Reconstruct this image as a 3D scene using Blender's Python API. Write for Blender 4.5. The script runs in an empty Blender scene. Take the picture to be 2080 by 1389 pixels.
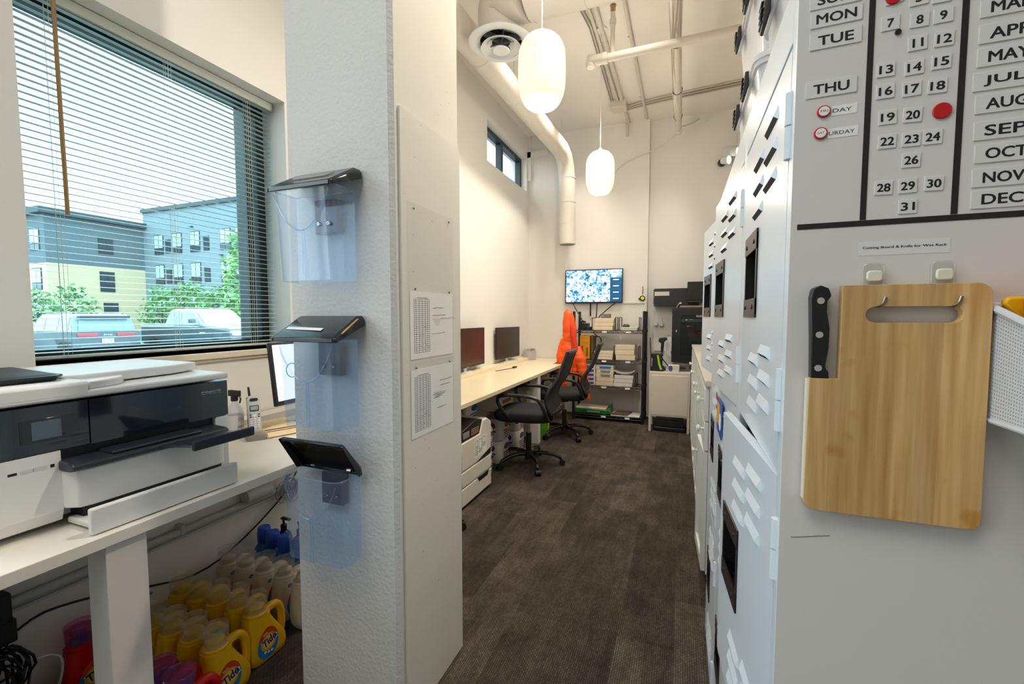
import bpy, bmesh, math, random
from mathutils import Vector, Matrix, Euler
R = math.radians
random.seed(7)
scene = bpy.context.scene
col = scene.collection

# ---------------------------------------------------------------- camera, world, lights, exposure
cam_d = bpy.data.cameras.new('camera')
cam_d.sensor_width = 36.0
cam_d.lens = 15.404
cam_d.clip_start = 0.02
cam_d.clip_end = 400
cam_o = bpy.data.objects.new('camera', cam_d)
cam_o.location = (0, 0, 1.37)
cam_o.rotation_euler = (R(90 - 3.4), 0, R(21.1))
col.objects.link(cam_o)
scene.camera = cam_o

world = bpy.data.worlds.new('overcast_sky')
scene.world = world
world.use_nodes = True
wn = world.node_tree
bg = wn.nodes['Background']
bg.inputs['Color'].default_value = (0.86, 0.95, 1.0, 1)
bg.inputs['Strength'].default_value = 4.2

vs = scene.view_settings
scene.display_settings.display_device = 'sRGB'
vs.view_transform = 'Standard'
vs.look = 'None'
vs.exposure = 0.22
vs.gamma = 1.0
vs.use_curve_mapping = False
scene.cycles.max_bounces = 10
scene.cycles.diffuse_bounces = 5
scene.cycles.transparent_max_bounces = 24
scene.cycles.sample_clamp_indirect = 6.0
scene.cycles.caustics_reflective = False
scene.cycles.caustics_refractive = False

def area_light(name, loc, rot, sx, sy, power, color, portal=False):
    d = bpy.data.lights.new(name, 'AREA')
    d.shape = 'RECTANGLE'
    d.size, d.size_y = sx, sy
    d.energy = power
    d.color = color
    if portal:
        d.cycles.is_portal = True
    o = bpy.data.objects.new(name, d)
    o.location = loc
    o.rotation_euler = rot
    col.objects.link(o)
    return o

# daylight portals in the real window openings
area_light('window_portal', (-2.33, 1.36, 1.88), (0, R(-90), 0), 1.36, 1.08, 1, (1, 1, 1), True)
area_light('clerestory_portal', (-2.33, 5.34, 3.37), (0, R(-90), 0), 0.46, 1.36, 1, (1, 1, 1), True)
area_light('side_window_portal', (-2.33, -.55, 1.75), (0, R(-90), 0), 2.3, 1.8, 1, (1, 1, 1), True)
# fill light added behind the camera to brighten the front half of the room
area_light('added_fill_light', (-.9, -.9, 3.85), (0, 0, 0), 1.6, 1.6, 42, (1.0, 0.985, 0.97))
# warm spots, some of them added, that wash the office half of the room
def spot_light(name, loc, target, power, color, size, blend=0.6, radius=0.05):
    d = bpy.data.lights.new(name, 'SPOT')
    d.energy = power
    d.color = color
    d.spot_size = size
    d.spot_blend = blend
    d.shadow_soft_size = radius
    o = bpy.data.objects.new(name, d)
    o.location = loc
    o.rotation_euler = (Vector(target) - Vector(loc)).to_track_quat('-Z', 'Y').to_euler()
    col.objects.link(o)
    return o

# ---------------------------------------------------------------- materials
def lin(c):
    if isinstance(c, str):
        c = [int(c[i:i + 2], 16) / 255 for i in (0, 2, 4)]
        c = [x / 12.92 if x <= 0.04045 else ((x + 0.055) / 1.055) ** 2.4 for x in c]
    return tuple(c) + (1.0,) if len(c) == 3 else tuple(c)

_mats = {}
def M(name, color='CCCCCC', rough=0.5, metal=0.0, emit=None, estr=0.0, var=0.04, vscale=9.0, bump=0.0, bscale=200.0, coat=0.0, spec=0.5, trans=0.0, alpha=1.0):
    """A procedural Principled material: the colour varies a little with noise, optional noise bump."""
    if name in _mats:
        return _mats[name]
    m = bpy.data.materials.new(name)
    m.use_nodes = True
    nt = m.node_tree
    b = nt.nodes['Principled BSDF']
    c = lin(color)
    tc = nt.nodes.new('ShaderNodeTexCoord')
    n = nt.nodes.new('ShaderNodeTexNoise')
    n.inputs['Scale'].default_value = vscale
    n.inputs['Detail'].default_value = 3
    nt.links.new(tc.outputs['Object'], n.inputs['Vector'])
    mx = nt.nodes.new('ShaderNodeMix')
    mx.data_type = 'RGBA'
    mx.inputs['A'].default_value = tuple(x * (1 - var) for x in c[:3]) + (1,)
    mx.inputs['B'].default_value = tuple(min(1, x * (1 + var)) for x in c[:3]) + (1,)
    nt.links.new(n.outputs['Fac'], mx.inputs['Factor'])
    nt.links.new(mx.outputs['Result'], b.inputs['Base Color'])
    b.inputs['Roughness'].default_value = rough
    b.inputs['Metallic'].default_value = metal
    b.inputs['Specular IOR Level'].default_value = spec
    b.inputs['Coat Weight'].default_value = coat
    b.inputs['Transmission Weight'].default_value = trans
    if emit is not None:
        b.inputs['Emission Color'].default_value = lin(emit)
        b.inputs['Emission Strength'].default_value = estr
    if bump > 0:
        n2 = nt.nodes.new('ShaderNodeTexNoise')
        n2.inputs['Scale'].default_value = bscale
        n2.inputs['Detail'].default_value = 4
        nt.links.new(tc.outputs['Object'], n2.inputs['Vector'])
        bp = nt.nodes.new('ShaderNodeBump')
        bp.inputs['Strength'].default_value = bump
        bp.inputs['Distance'].default_value = 0.004
        nt.links.new(n2.outputs['Fac'], bp.inputs['Height'])
        nt.links.new(bp.outputs['Normal'], b.inputs['Normal'])
    _mats[name] = m
    return m

def clear_mat(name, tint=(1, 1, 1), haze=0.12, gloss=0.06, hazecol=(0.8, 0.85, 0.95), rough=0.08):
    """Thin clear plastic or glass: mostly see-through, a little haze, a little gloss."""
    if name in _mats:
        return _mats[name]
    m = bpy.data.materials.new(name)
    m.use_nodes = True
    nt = m.node_tree
    nt.nodes.clear()
    out = nt.nodes.new('ShaderNodeOutputMaterial')
    tr = nt.nodes.new('ShaderNodeBsdfTransparent')
    tr.inputs[0].default_value = tuple(tint) + (1,)
    df = nt.nodes.new('ShaderNodeBsdfPrincipled')
    tc = nt.nodes.new('ShaderNodeTexCoord')
    nz = nt.nodes.new('ShaderNodeTexNoise')
    nz.inputs['Scale'].default_value = 6
    nt.links.new(tc.outputs['Object'], nz.inputs['Vector'])
    mr = nt.nodes.new('ShaderNodeMapRange')
    mr.inputs['To Min'].default_value = haze * 0.85
    mr.inputs['To Max'].default_value = haze * 1.15
    nt.links.new(nz.outputs['Fac'], mr.inputs['Value'])
    df.inputs['Base Color'].default_value = tuple(hazecol) + (1,)
    df.inputs['Roughness'].default_value = 0.4
    gl = nt.nodes.new('ShaderNodeBsdfGlossy')
    gl.inputs['Roughness'].default_value = rough
    m1 = nt.nodes.new('ShaderNodeMixShader')
    m2 = nt.nodes.new('ShaderNodeMixShader')
    nt.links.new(mr.outputs['Result'], m1.inputs[0])
    nt.links.new(tr.outputs[0], m1.inputs[1])
    nt.links.new(df.outputs[0], m1.inputs[2])
    m2.inputs[0].default_value = gloss
    nt.links.new(m1.outputs[0], m2.inputs[1])
    nt.links.new(gl.outputs[0], m2.inputs[2])
    nt.links.new(m2.outputs[0], out.inputs[0])
    _mats[name] = m
    return m

# ---------------------------------------------------------------- mesh building
def frame(origin, right, up):
    r = Vector(right).normalized(); u = Vector(up).normalized(); n = r.cross(u)
    m = Matrix((r, u, n)).transposed().to_4x4()
    m.translation = Vector(origin)
    return m

_txt = {}
def text_geo(s, bold=0.0):
    if (s, bold) not in _txt:
        cu = bpy.data.curves.new('lettering', 'FONT')
        cu.body = s
        cu.resolution_u = 3
        cu.offset = bold
        o = bpy.data.objects.new('lettering', cu)
        col.objects.link(o)
        dg = bpy.context.evaluated_depsgraph_get()
        me = bpy.data.meshes.new_from_object(o.evaluated_get(dg))
        vs_ = [v.co.copy() for v in me.vertices]
        fs_ = [tuple(p.vertices) for p in me.polygons]
        bpy.data.objects.remove(o)
        bpy.data.curves.remove(cu)
        bpy.data.meshes.remove(me)
        _txt[(s, bold)] = (vs_, fs_)
    return _txt[(s, bold)]

class MB:
    def __init__(s, root=None):
        s.v = []; s.f = []; s.m = []; s.T = Matrix(); s.B = Matrix()
        if root is not None:      # world coordinates are given, the mesh is kept in the frame of its thing
            s.B = (Matrix.Translation(root.location) @ Matrix.Rotation(root.rotation_euler.z, 4, 'Z')).inverted()
    def at(s, T=None):
        s.T = T if T is not None else Matrix(); return s
    def add(s, vs_, fs_, m=0):
        o = len(s.v)
        BT = s.B @ s.T
        s.v += [BT @ Vector(v) for v in vs_]
        s.f += [tuple(i + o for i in f) for f in fs_]
        s.m += [m] * len(fs_)
        return s
    def box(s, x0, x1, y0, y1, z0, z1, m=0):
        v = [(x0, y0, z0), (x1, y0, z0), (x1, y1, z0), (x0, y1, z0), (x0, y0, z1), (x1, y0, z1), (x1, y1, z1), (x0, y1, z1)]
        return s.add(v, [(0, 3, 2, 1), (4, 5, 6, 7), (0, 1, 5, 4), (1, 2, 6, 5), (2, 3, 7, 6), (3, 0, 4, 7)], m)
    def cbox(s, c, d, m=0):
        return s.box(c[0] - d[0] / 2, c[0] + d[0] / 2, c[1] - d[1] / 2, c[1] + d[1] / 2, c[2] - d[2] / 2, c[2] + d[2] / 2, m)
    def loft(s, rings, m=0, caps=True, closed=False):
        n = len(rings[0]); o = []; v = []
        for r in rings: v += list(r)
        f = []
        k = len(rings)
        for i in range(k if closed else k - 1):
            a, b = i * n, ((i + 1) % k) * n
            for j in range(n):
                j2 = (j + 1) % n
                f.append((a + j, a + j2, b + j2, b + j))
        if caps and not closed:
            f.append(tuple(range(n))[::-1]); f.append(tuple((k - 1) * n + j for j in range(n)))
        return s.add(v, f, m)
    def cyl(s, p0, p1, r0, r1=None, n=16, m=0, caps=True):
        r1 = r0 if r1 is None else r1
        p0, p1 = Vector(p0), Vector(p1); d = (p1 - p0).normalized()
        a = d.orthogonal().normalized(); b = d.cross(a)
        ring = lambda p, r: [p + (a * math.cos(2 * math.pi * i / n) + b * math.sin(2 * math.pi * i / n)) * r for i in range(n)]
        return s.loft([ring(p0, r0), ring(p1, r1)], m, caps)
    def tube(s, pts, r, n=8, m=0, closed=False, sm=0):
        pts = [Vector(p) for p in pts]
        for _ in range(sm):      # Chaikin smoothing
            q = [] if closed else [pts[0]]
            L = len(pts)
            for i in range(L if closed else L - 1):
                a, b = pts[i], pts[(i + 1) % L]
                q += [a * .75 + b * .25, a * .25 + b * .75]
            if not closed: q.append(pts[-1])
            pts = q
        k = len(pts); rings = []; u = None
        for i in range(k):
            a = pts[(i - 1) % k] if (closed or i > 0) else pts[i]
            b = pts[(i + 1) % k] if (closed or i < k - 1) else pts[i]
            t = (b - a).normalized()
            if u is None: u = t.orthogonal().normalized()
            u = (u - t * u.dot(t))
            if u.length < 1e-6: u = t.orthogonal()
            u.normalize(); w = t.cross(u)
            rr = r[i * (len(r) - 1) // max(1, k - 1)] if isinstance(r, (list, tuple)) else r
            rings.append([pts[i] + (u * math.cos(2 * math.pi * j / n) + w * math.sin(2 * math.pi * j / n)) * rr for j in range(n)])
        return s.loft(rings, m, True, closed)
    def lathe(s, prof, n=24, m=0, c=(0, 0, 0), caps=True):
        rings = [[(c[0] + r * math.cos(2 * math.pi * j / n), c[1] + r * math.sin(2 * math.pi * j / n), c[2] + z) for j in range(n)] for r, z in prof]
        return s.loft(rings, m, caps)
    def prism(s, poly, a, b, axis='z', m=0):
        """Extrude a 2D polygon along an axis; poly coordinates are the other two axes in x,y,z order."""
        def P(p, t):
            return {'z': (p[0], p[1], t), 'y': (p[0], t, p[1]), 'x': (t, p[0], p[1])}[axis]
        return s.loft([[P(p, a) for p in poly], [P(p, b) for p in poly]], m)
    def plate(s, T, w, h, t, rad=0.0, m=0, seg=4):
        """A rounded plate centred on T, w x h in T's xy, thickness t along T's z."""
        old = s.T; s.T = old @ T
        s.prism(rrect(w, h, rad, seg), 0, t, 'z', m)
        s.T = old
        return s
    def text(s, string, T, w=None, h=None, m=0, align='c', depth=0.0, bold=0.0):
        vs_, fs_ = text_geo(string, bold)
        if not vs_: return s
        x0 = min(v.x for v in vs_); x1 = max(v.x for v in vs_); y0 = min(v.y for v in vs_); y1 = max(v.y for v in vs_)
        sx = w / (x1 - x0) if w else None; sy = h / (y1 - y0) if h else None
        sx = sx or sy; sy = sy or sx
        ox = {'c': (x0 + x1) / 2, 'l': x0, 'r': x1}[align]
        old = s.T; s.T = old @ T
        s.add([((v.x - ox) * sx, (v.y - (y0 + y1) / 2) * sy, depth) for v in vs_], fs_, m)
        s.T = old
        return s
    def quad(s, a, b, c, d, m=0):
        return s.add([a, b, c, d], [(0, 1, 2, 3)], m)
    def build(s, name, mats, parent=None, bevel=0.0, seg=2, smooth=35, recalc=True, loc=None):
        me = bpy.data.meshes.new(name)
        me.from_pydata([tuple(v) for v in s.v], [], s.f)
        if not isinstance(mats, (list, tuple)): mats = [mats]
        for m in mats: me.materials.append(m)
        me.polygons.foreach_set('material_index', s.m)
        if recalc:
            bm = bmesh.new(); bm.from_mesh(me)
            bmesh.ops.recalc_face_normals(bm, faces=bm.faces)
            bm.to_mesh(me); bm.free()
        if smooth:
            me.shade_smooth()
            me.set_sharp_from_angle(angle=R(smooth))
        me.update()
        o = bpy.data.objects.new(name, me)
        col.objects.link(o)
        if parent is not None: o.parent = parent
        if loc is not None: o.location = loc
        if bevel > 0:
            b = o.modifiers.new('edge', 'BEVEL')
            b.width = bevel; b.segments = seg; b.limit_method = 'ANGLE'; b.angle_limit = R(40)
        return o

def rrect(w, h, r, seg=4):
    r = min(r, w / 2 - 1e-5, h / 2 - 1e-5)
    if r <= 0: return [(-w / 2, -h / 2), (w / 2, -h / 2), (w / 2, h / 2), (-w / 2, h / 2)]
    out = []
    for cx, cy, a0 in ((w / 2 - r, -h / 2 + r, -90), (w / 2 - r, h / 2 - r, 0), (-w / 2 + r, h / 2 - r, 90), (-w / 2 + r, -h / 2 + r, 180)):
        for i in range(seg + 1):
            a = R(a0 + 90 * i / seg)
            out.append((cx + r * math.cos(a), cy + r * math.sin(a)))
    return out

def solid_from_outline(outer, holes, t, axis='x'):
    """Vertices and faces of an outline with holes extruded to thickness t (centred), in the plane across the axis."""
    bm = bmesh.new()
    es = []
    for loop in [outer] + holes:
        vs_ = [bm.verts.new((p[0], p[1], 0)) for p in loop]
        es += [bm.edges.new((vs_[i], vs_[(i + 1) % len(vs_)])) for i in range(len(vs_))]
    bmesh.ops.triangle_fill(bm, use_beauty=True, use_dissolve=False, edges=es)
    ret = bmesh.ops.extrude_face_region(bm, geom=list(bm.faces))
    up = [e for e in ret['geom'] if isinstance(e, bmesh.types.BMVert)]
    for v in up: v.co.z += t
    bm.verts.index_update()
    def P(c):
        z = c.z - t / 2
        return {'x': (z, c.x, c.y), 'y': (c.x, z, c.y), 'z': (c.x, c.y, z)}[axis]
    vs_ = [P(v.co) for v in bm.verts]
    fs_ = [tuple(v.index for v in f.verts) for f in bm.faces]
    bm.free()
    return vs_, fs_

def thing(name, label, cat, loc=(0, 0, 0), rz=0.0, group=None):
    o = bpy.data.objects.new(name, None)
    o.empty_display_size = 0.05
    o.location = loc
    o.rotation_euler = (0, 0, rz)
    col.objects.link(o)
    o['label'] = label; o['category'] = cat
    if group: o['group'] = group
    return o

def tag(o, label=None, cat=None, group=None, kind=None):
    if label: o['label'] = label
    if cat: o['category'] = cat
    if group: o['group'] = group
    if kind: o['kind'] = kind
    return o

def struct(name, mb, mats, **k):
    return tag(mb.build(name, mats, **k), kind='structure')

_kids = {}
def dup(root, loc, rz, label, group=None):
    """A copy of a thing with copies of its parts and sub-parts."""
    def cp(o, parent):
        c = o.copy(); col.objects.link(c)
        if parent is not None: c.parent = parent
        for ch in list(o.children): cp(ch, c)
        return c
    r = cp(root, None)
    r.location = loc; r.rotation_euler = (0, 0, rz)
    r['label'] = label
    if group: r['group'] = group
    return r

WHITE_PAINT = M('white_wall_paint', 'E0DEDA', 0.75, var=0.015, bump=0.15, bscale=260)
BLACK_PLASTIC = M('black_plastic', '17181A', 0.4)
WHITE_PLASTIC = M('white_plastic', 'D9DADA', 0.35, var=0.02)
CHROME = M('chrome', 'C8C8C8', 0.2, metal=1.0)
INK = M('black_ink', '141212', 0.7, var=0.02)
PAPER = M('white_paper', 'F0EFEC', 0.8, var=0.02)
# ================================================================ room shell
def carpet():
    m = bpy.data.materials.new('carpet_planks'); m.use_nodes = True
    nt = m.node_tree; b = nt.nodes['Principled BSDF']
    b.inputs['Roughness'].default_value = 0.95
    b.inputs['Specular IOR Level'].default_value = 0.15
    tc = nt.nodes.new('ShaderNodeTexCoord')
    mp = nt.nodes.new('ShaderNodeMapping'); mp.inputs['Rotation'].default_value = (0, 0, R(90))
    nt.links.new(tc.outputs['Object'], mp.inputs['Vector'])
    def brick(w, h, off, c1, c2):
        k = nt.nodes.new('ShaderNodeTexBrick')
        k.offset = off
        k.inputs['Scale'].default_value = 1.0
        k.inputs['Brick Width'].default_value = w
        k.inputs['Row Height'].default_value = h
        k.inputs['Mortar Size'].default_value = 0.0
        k.inputs['Color1'].default_value = lin(c1); k.inputs['Color2'].default_value = lin(c2)
        nt.links.new(mp.outputs['Vector'], k.inputs['Vector'])
        return k
    a = brick(0.92, 0.23, 0.37, '6E645B', '5A5149')
    c = brick(0.31, 0.115, 0.5, 'FFFFFF', 'CBC9C7')
    mu = nt.nodes.new('ShaderNodeMix'); mu.data_type = 'RGBA'; mu.blend_type = 'MULTIPLY'; mu.inputs['Factor'].default_value = 0.75
    nt.links.new(a.outputs['Color'], mu.inputs['A']); nt.links.new(c.outputs['Color'], mu.inputs['B'])
    # soft worn patches
    n = nt.nodes.new('ShaderNodeTexNoise'); n.inputs['Scale'].default_value = 5.5; n.inputs['Detail'].default_value = 3
    nt.links.new(tc.outputs['Object'], n.inputs['Vector'])
    cr = nt.nodes.new('ShaderNodeValToRGB')
    cr.color_ramp.elements[0].position = 0.36; cr.color_ramp.elements[0].color = (0.74, 0.73, 0.72, 1)
    cr.color_ramp.elements[1].position = 0.6; cr.color_ramp.elements[1].color = (1, 1, 1, 1)
    nt.links.new(n.outputs['Fac'], cr.inputs['Fac'])
    mu2 = nt.nodes.new('ShaderNodeMix'); mu2.data_type = 'RGBA'; mu2.blend_type = 'MULTIPLY'; mu2.inputs['Factor'].default_value = 1
    nt.links.new(mu.outputs['Result'], mu2.inputs['A']); nt.links.new(cr.outputs['Color'], mu2.inputs['B'])
    # woven loops
    w = nt.nodes.new('ShaderNodeTexBrick'); w.inputs['Scale'].default_value = 1
    w.inputs['Brick Width'].default_value = 0.016; w.inputs['Row Height'].default_value = 0.0085
    w.inputs['Mortar Size'].default_value = 0.0012; w.inputs['Mortar Smooth'].default_value = 0.6
    w.inputs['Color1'].default_value = (1, 1, 1, 1); w.inputs['Color2'].default_value = (0.62, 0.62, 0.62, 1); w.inputs['Mortar'].default_value = (0.2, 0.2, 0.2, 1)
    nt.links.new(mp.outputs['Vector'], w.inputs['Vector'])
    mu3 = nt.nodes.new('ShaderNodeMix'); mu3.data_type = 'RGBA'; mu3.blend_type = 'MULTIPLY'; mu3.inputs['Factor'].default_value = 0.9
    nt.links.new(mu2.outputs['Result'], mu3.inputs['A']); nt.links.new(w.outputs['Color'], mu3.inputs['B'])
    mps = nt.nodes.new('ShaderNodeMapping'); mps.inputs['Scale'].default_value = (22, 4.5, 1)
    ns = nt.nodes.new('ShaderNodeTexNoise'); ns.inputs['Scale'].default_value = 1; ns.inputs['Detail'].default_value = 2
    nt.links.new(tc.outputs['Object'], mps.inputs['Vector']); nt.links.new(mps.outputs['Vector'], ns.inputs['Vector'])
    crs = nt.nodes.new('ShaderNodeValToRGB')
    crs.color_ramp.elements[0].position = .38; crs.color_ramp.elements[0].color = (.84, .84, .84, 1)
    crs.color_ramp.elements[1].position = .62; crs.color_ramp.elements[1].color = (1.10, 1.09, 1.07, 1)
    nt.links.new(ns.outputs['Fac'], crs.inputs['Fac'])
    mu4 = nt.nodes.new('ShaderNodeMix'); mu4.data_type = 'RGBA'; mu4.blend_type = 'MULTIPLY'; mu4.inputs['Factor'].default_value = 1
    nt.links.new(mu3.outputs['Result'], mu4.inputs['A']); nt.links.new(crs.outputs['Color'], mu4.inputs['B'])
    nt.links.new(mu4.outputs['Result'], b.inputs['Base Color'])
    bp = nt.nodes.new('ShaderNodeBump'); bp.inputs['Strength'].default_value = 0.5; bp.inputs['Distance'].default_value = 0.003
    nt.links.new(w.outputs['Color'], bp.inputs['Height'])
    nt.links.new(bp.outputs['Normal'], b.inputs['Normal'])
    return m

LX, BY, CZ = -2.10, 6.10, 3.92
struct('floor', MB().box(-2.35, 2.6, -3.35, 6.4, -0.05, 0), carpet())
struct('ceiling', MB().box(-2.35, 2.6, -3.35, 6.4, CZ, CZ + 0.1), M('ceiling_paint', 'E8E5DE', 0.85, var=0.03, bump=0.3, bscale=90))

def wall_with_holes(a0, a1, z0, z1, holes, place, mb):
    """Boxes that fill a wall rectangle except its holes (a-range, z-range)."""
    xs = sorted({a0, a1} | {h[0] for h in holes} | {h[1] for h in holes})
    zs = sorted({z0, z1} | {h[2] for h in holes} | {h[3] for h in holes})
    for i in range(len(xs) - 1):
        for j in range(len(zs) - 1):
            cx, cz = (xs[i] + xs[i + 1]) / 2, (zs[j] + zs[j + 1]) / 2
            if any(h[0] < cx < h[1] and h[2] < cz < h[3] for h in holes): continue
            place(mb, xs[i], xs[i + 1], zs[j], zs[j + 1])

WIN = (0.822, 1.90, 1.195, 2.565)
CLE = (4.66, 6.02, 3.14, 3.60)
mb = MB()
wall_with_holes(-3.35, 6.4, 0, CZ, [WIN, CLE, (-1.45, 0.35, 0.6, 2.9)], lambda m, a, b, c, d: m.box(LX - 0.25, LX, a, b, c, d), mb)
struct('wall_left', mb, WHITE_PAINT)
mb = MB().box(LX, -0.43, BY, 6.4, 0, CZ).box(-0.43, 0.6, BY + 0.08, 6.4, 0, CZ)
struct('wall_back', mb, WHITE_PAINT)
mb = MB().box(0.592, 0.75, 0.66, 6.4, 0, CZ).box(0.75, 2.6, 0.66, 0.80, 0, CZ)
struct('wall_right', mb, WHITE_PAINT)
struct('wall_side', MB().box(2.5, 2.6, -3.35, 0.66, 0, CZ), WHITE_PAINT)
struct('wall_front', MB().box(-2.35, 2.6, -3.35, -3.2, 0, CZ), WHITE_PAINT)

# square column between the two desks, rough render on the side toward the camera
PX0, PX1, PY0, PY1 = -1.247, -0.828, 1.137, 1.553
rough = M('pillar_render', 'D6D6D2', 0.8, var=0.05, vscale=5, bump=0.75, bscale=75)
smoothp = M('pillar_panel_paint', 'DAD6CC', 0.7, var=0.05, vscale=3, bump=0.12, bscale=240)
mb = MB()
c = 0.014
poly = [(PX0, PY0), (PX1 - c, PY0), (PX1, PY0 + c), (PX1, PY1), (PX0, PY1)]
mb.prism(poly, 0, CZ, 'z')
for i in range(len(mb.f)): mb.m[i] = 1 if i in (2, 3) else 0
struct('pillar', mb, [rough, smoothp], smooth=0)
struct('trim_1', MB().box(PX1, PX1 + 0.008, PY0 + 0.03, PY1 + 0.002, 0, 2.015), smoothp)
# chips and nail holes in the panel's paint
mb = MB(); rr = random.Random(3)
for k in range(46):
    y = rr.uniform(PY0 + .04, PY1 - .02); z = rr.uniform(0.15, 2.3); s_ = rr.uniform(.0008, .0024)
    x = PX1 + (0.0082 if z < 2.015 else 0.0002)
    mb.at(frame((x, y, z), (0, 1, 0), (0, 0, 1))).prism([(s_ * math.cos(a) * rr.uniform(.6, 1.3), s_ * math.sin(a) * rr.uniform(.6, 1.5)) for a in [j * 1.047 for j in range(6)]], 0, 0.0002)
tag(mb.at().build('paint_chips', M('chipped_paint', '6A645C', 0.9), smooth=0), kind='structure')
o = bpy.data.objects['paint_chips']; o.name = 'trim_6'

# window sill, window frames, panes
struct('trim_2', MB().box(LX - 0.19, LX + 0.022, WIN[0] - 0.0, WIN[1] + 0.03, WIN[2] - 0.03, WIN[2]).box(LX, LX + 0.012, WIN[0] - .04, WIN[1] + .05, WIN[2] - 0.045, WIN[2] - .03),
       M('sill_stone', 'D8CBB8', 0.45, var=0.05), bevel=0.003)
DARK_FRAME = M('dark_window_frame', '1E2A33', 0.45)
GLASS = clear_mat('window_glass', (0.78, 0.95, 0.98), 0.0, 0.05, rough=0.02)
GLASS2 = clear_mat('plain_glass', (0.93, 0.97, 0.98), 0.0, 0.04, rough=0.02)

def window(name, y0, y1, z0, z1, x, bars, fw, glass):
    root = bpy.data.objects.new(name, None); col.objects.link(root); root['kind'] = 'structure'
    mb = MB()
    mb.box(x - .06, x + .02, y0, y1, z0, z0 + fw).box(x - .06, x + .02, y0, y1, z1 - fw, z1)
    mb.box(x - .06, x + .02, y0, y0 + fw, z0 + fw, z1 - fw).box(x - .06, x + .02, y1 - fw, y1, z0 + fw, z1 - fw)
    for y, w in bars: mb.box(x - .06, x + .02, y - w / 2, y + w / 2, z0 + fw, z1 - fw)
    mb.build('window_frame', DARK_FRAME, root, bevel=0.003)
    MB().box(x - .02, x - .015, y0 + fw, y1 - fw, z0 + fw, z1 - fw).build('glass_pane', glass, root, smooth=0)
    return root
window('window_1', WIN[0], WIN[1], WIN[2], WIN[3], -2.29, [(1.80, .04)], 0.045, GLASS)
window('window_2', CLE[0], CLE[1], CLE[2], CLE[3], -2.20, [(5.30, .07)], 0.05, GLASS2)
window('window_3', -1.45, 0.35, 0.6, 2.9, -2.24, [(-.55, .06)], 0.05, GLASS2)
# white ledge strips on the back wall
struct('trim_3', MB().box(-0.86, -0.43, BY - 0.018, BY, 1.535, 1.562).box(-0.46, -0.43, BY - .016, BY, 0, 1.535), M('trim_white', 'DDD9D0', 0.6), bevel=0.003)
struct('trim_4', MB().box(LX, LX + .05, BY - 0.05, BY, 3.3, CZ).box(LX, LX + 0.30, BY - 0.05, BY, 3.62, 3.70), WHITE_PAINT)
# ================================================================ outside the big window
struct('ground', MB().box(-90, -2.36, -30, 80, -0.36, -0.31), M('asphalt', '6E7478', 0.9, var=0.15, vscale=1.5))
GZ = -0.31
BLUE_CLAD = M('slate_cladding', '5F7684', 0.7, var=0.08, vscale=.4)
def siding(name, ca, cb, h):
    m = bpy.data.materials.new(name); m.use_nodes = True
    nt = m.node_tree; b = nt.nodes['Principled BSDF']; b.inputs['Roughness'].default_value = .8
    tc = nt.nodes.new('ShaderNodeTexCoord'); w = nt.nodes.new('ShaderNodeTexWave')
    w.bands_direction = 'Z'; w.inputs['Scale'].default_value = h; w.inputs['Distortion'].default_value = 0
    nt.links.new(tc.outputs['Object'], w.inputs['Vector'])
    mx = nt.nodes.new('ShaderNodeMix'); mx.data_type = 'RGBA'
    mx.inputs['A'].default_value = lin(ca); mx.inputs['B'].default_value = lin(cb)
    nt.links.new(w.outputs['Fac'], mx.inputs['Factor']); nt.links.new(mx.outputs['Result'], b.inputs['Base Color'])
    return m
TAN = siding('tan_brick', 'D8BE94', 'E6CFA8', 3.0)
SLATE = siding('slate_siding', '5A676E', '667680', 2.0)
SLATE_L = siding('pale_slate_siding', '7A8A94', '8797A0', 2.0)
FRAME_D = M('facade_window_frame', '20303C', 0.5)
PANE_L = M('facade_pane_pale', 'B9D2C8', 0.15, var=.15, vscale=.8)
PANE_D = M('facade_pane_dark', '2B3E4C', 0.15, var=.2, vscale=.8)

bw = thing('apartment_building', 'tan brick and slate corner apartment block with flat overhanging roof', 'building', (-55.5, 22.9, GZ), group='apartment blocks across the parking lot')
W_, D_ = 16, 8.1
mb = MB().box(-W_, 0, 0, D_, 0, 6.7)
mb.build('brick_wall', TAN, bw)
MB().box(-W_, .0, -.02, D_, 6.7, 11.2).build('slate_wall', SLATE, bw)
MB().box(-W_, .6, -.6, D_ - .02, 11.2, 11.75).build('roof', M('roof_edge', '33454F', .6), bw)
def facade_window(root, T, w, h, pane, split=True):
    f = MB().at(T).box(-w / 2 - .08, w / 2 + .08, -h / 2 - .08, h / 2 + .08, 0, .05).build('facade_window', FRAME_D, root)
    p = MB().at(T)
    if split:
        p.box(-w / 2, -.05, -h * .18, h / 2, .05, .07).box(.05, w / 2, -h * .18, h / 2, .05, .07)
        p.box(-w / 2, -.05, -h / 2, -h * .24, .05, .065, 1).box(.05, w / 2, -h / 2, -h * .24, .05, .065, 1)
    else:
        p.box(-w / 2, w / 2, -h / 2, h / 2, .05, .07)
    p.build('pane', [pane, PANE_D], f)
for y, z, h in ((4.6, 8.9, 1.5), (4.6, 5.2, 1.9), (4.8, 2.0, 1.9)):
    facade_window(bw, frame((0.02, y, z), (0, 1, 0), (0, 0, 1)), 1.1, h, PANE_D, True)
for x in (-1.7, -4.2):
    for z in (8.9, 5.2, 2.0):
        facade_window(bw, frame((x, -.02, z), (1, 0, 0), (0, 0, 1)), 1.5, 1.9, PANE_L)

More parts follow.
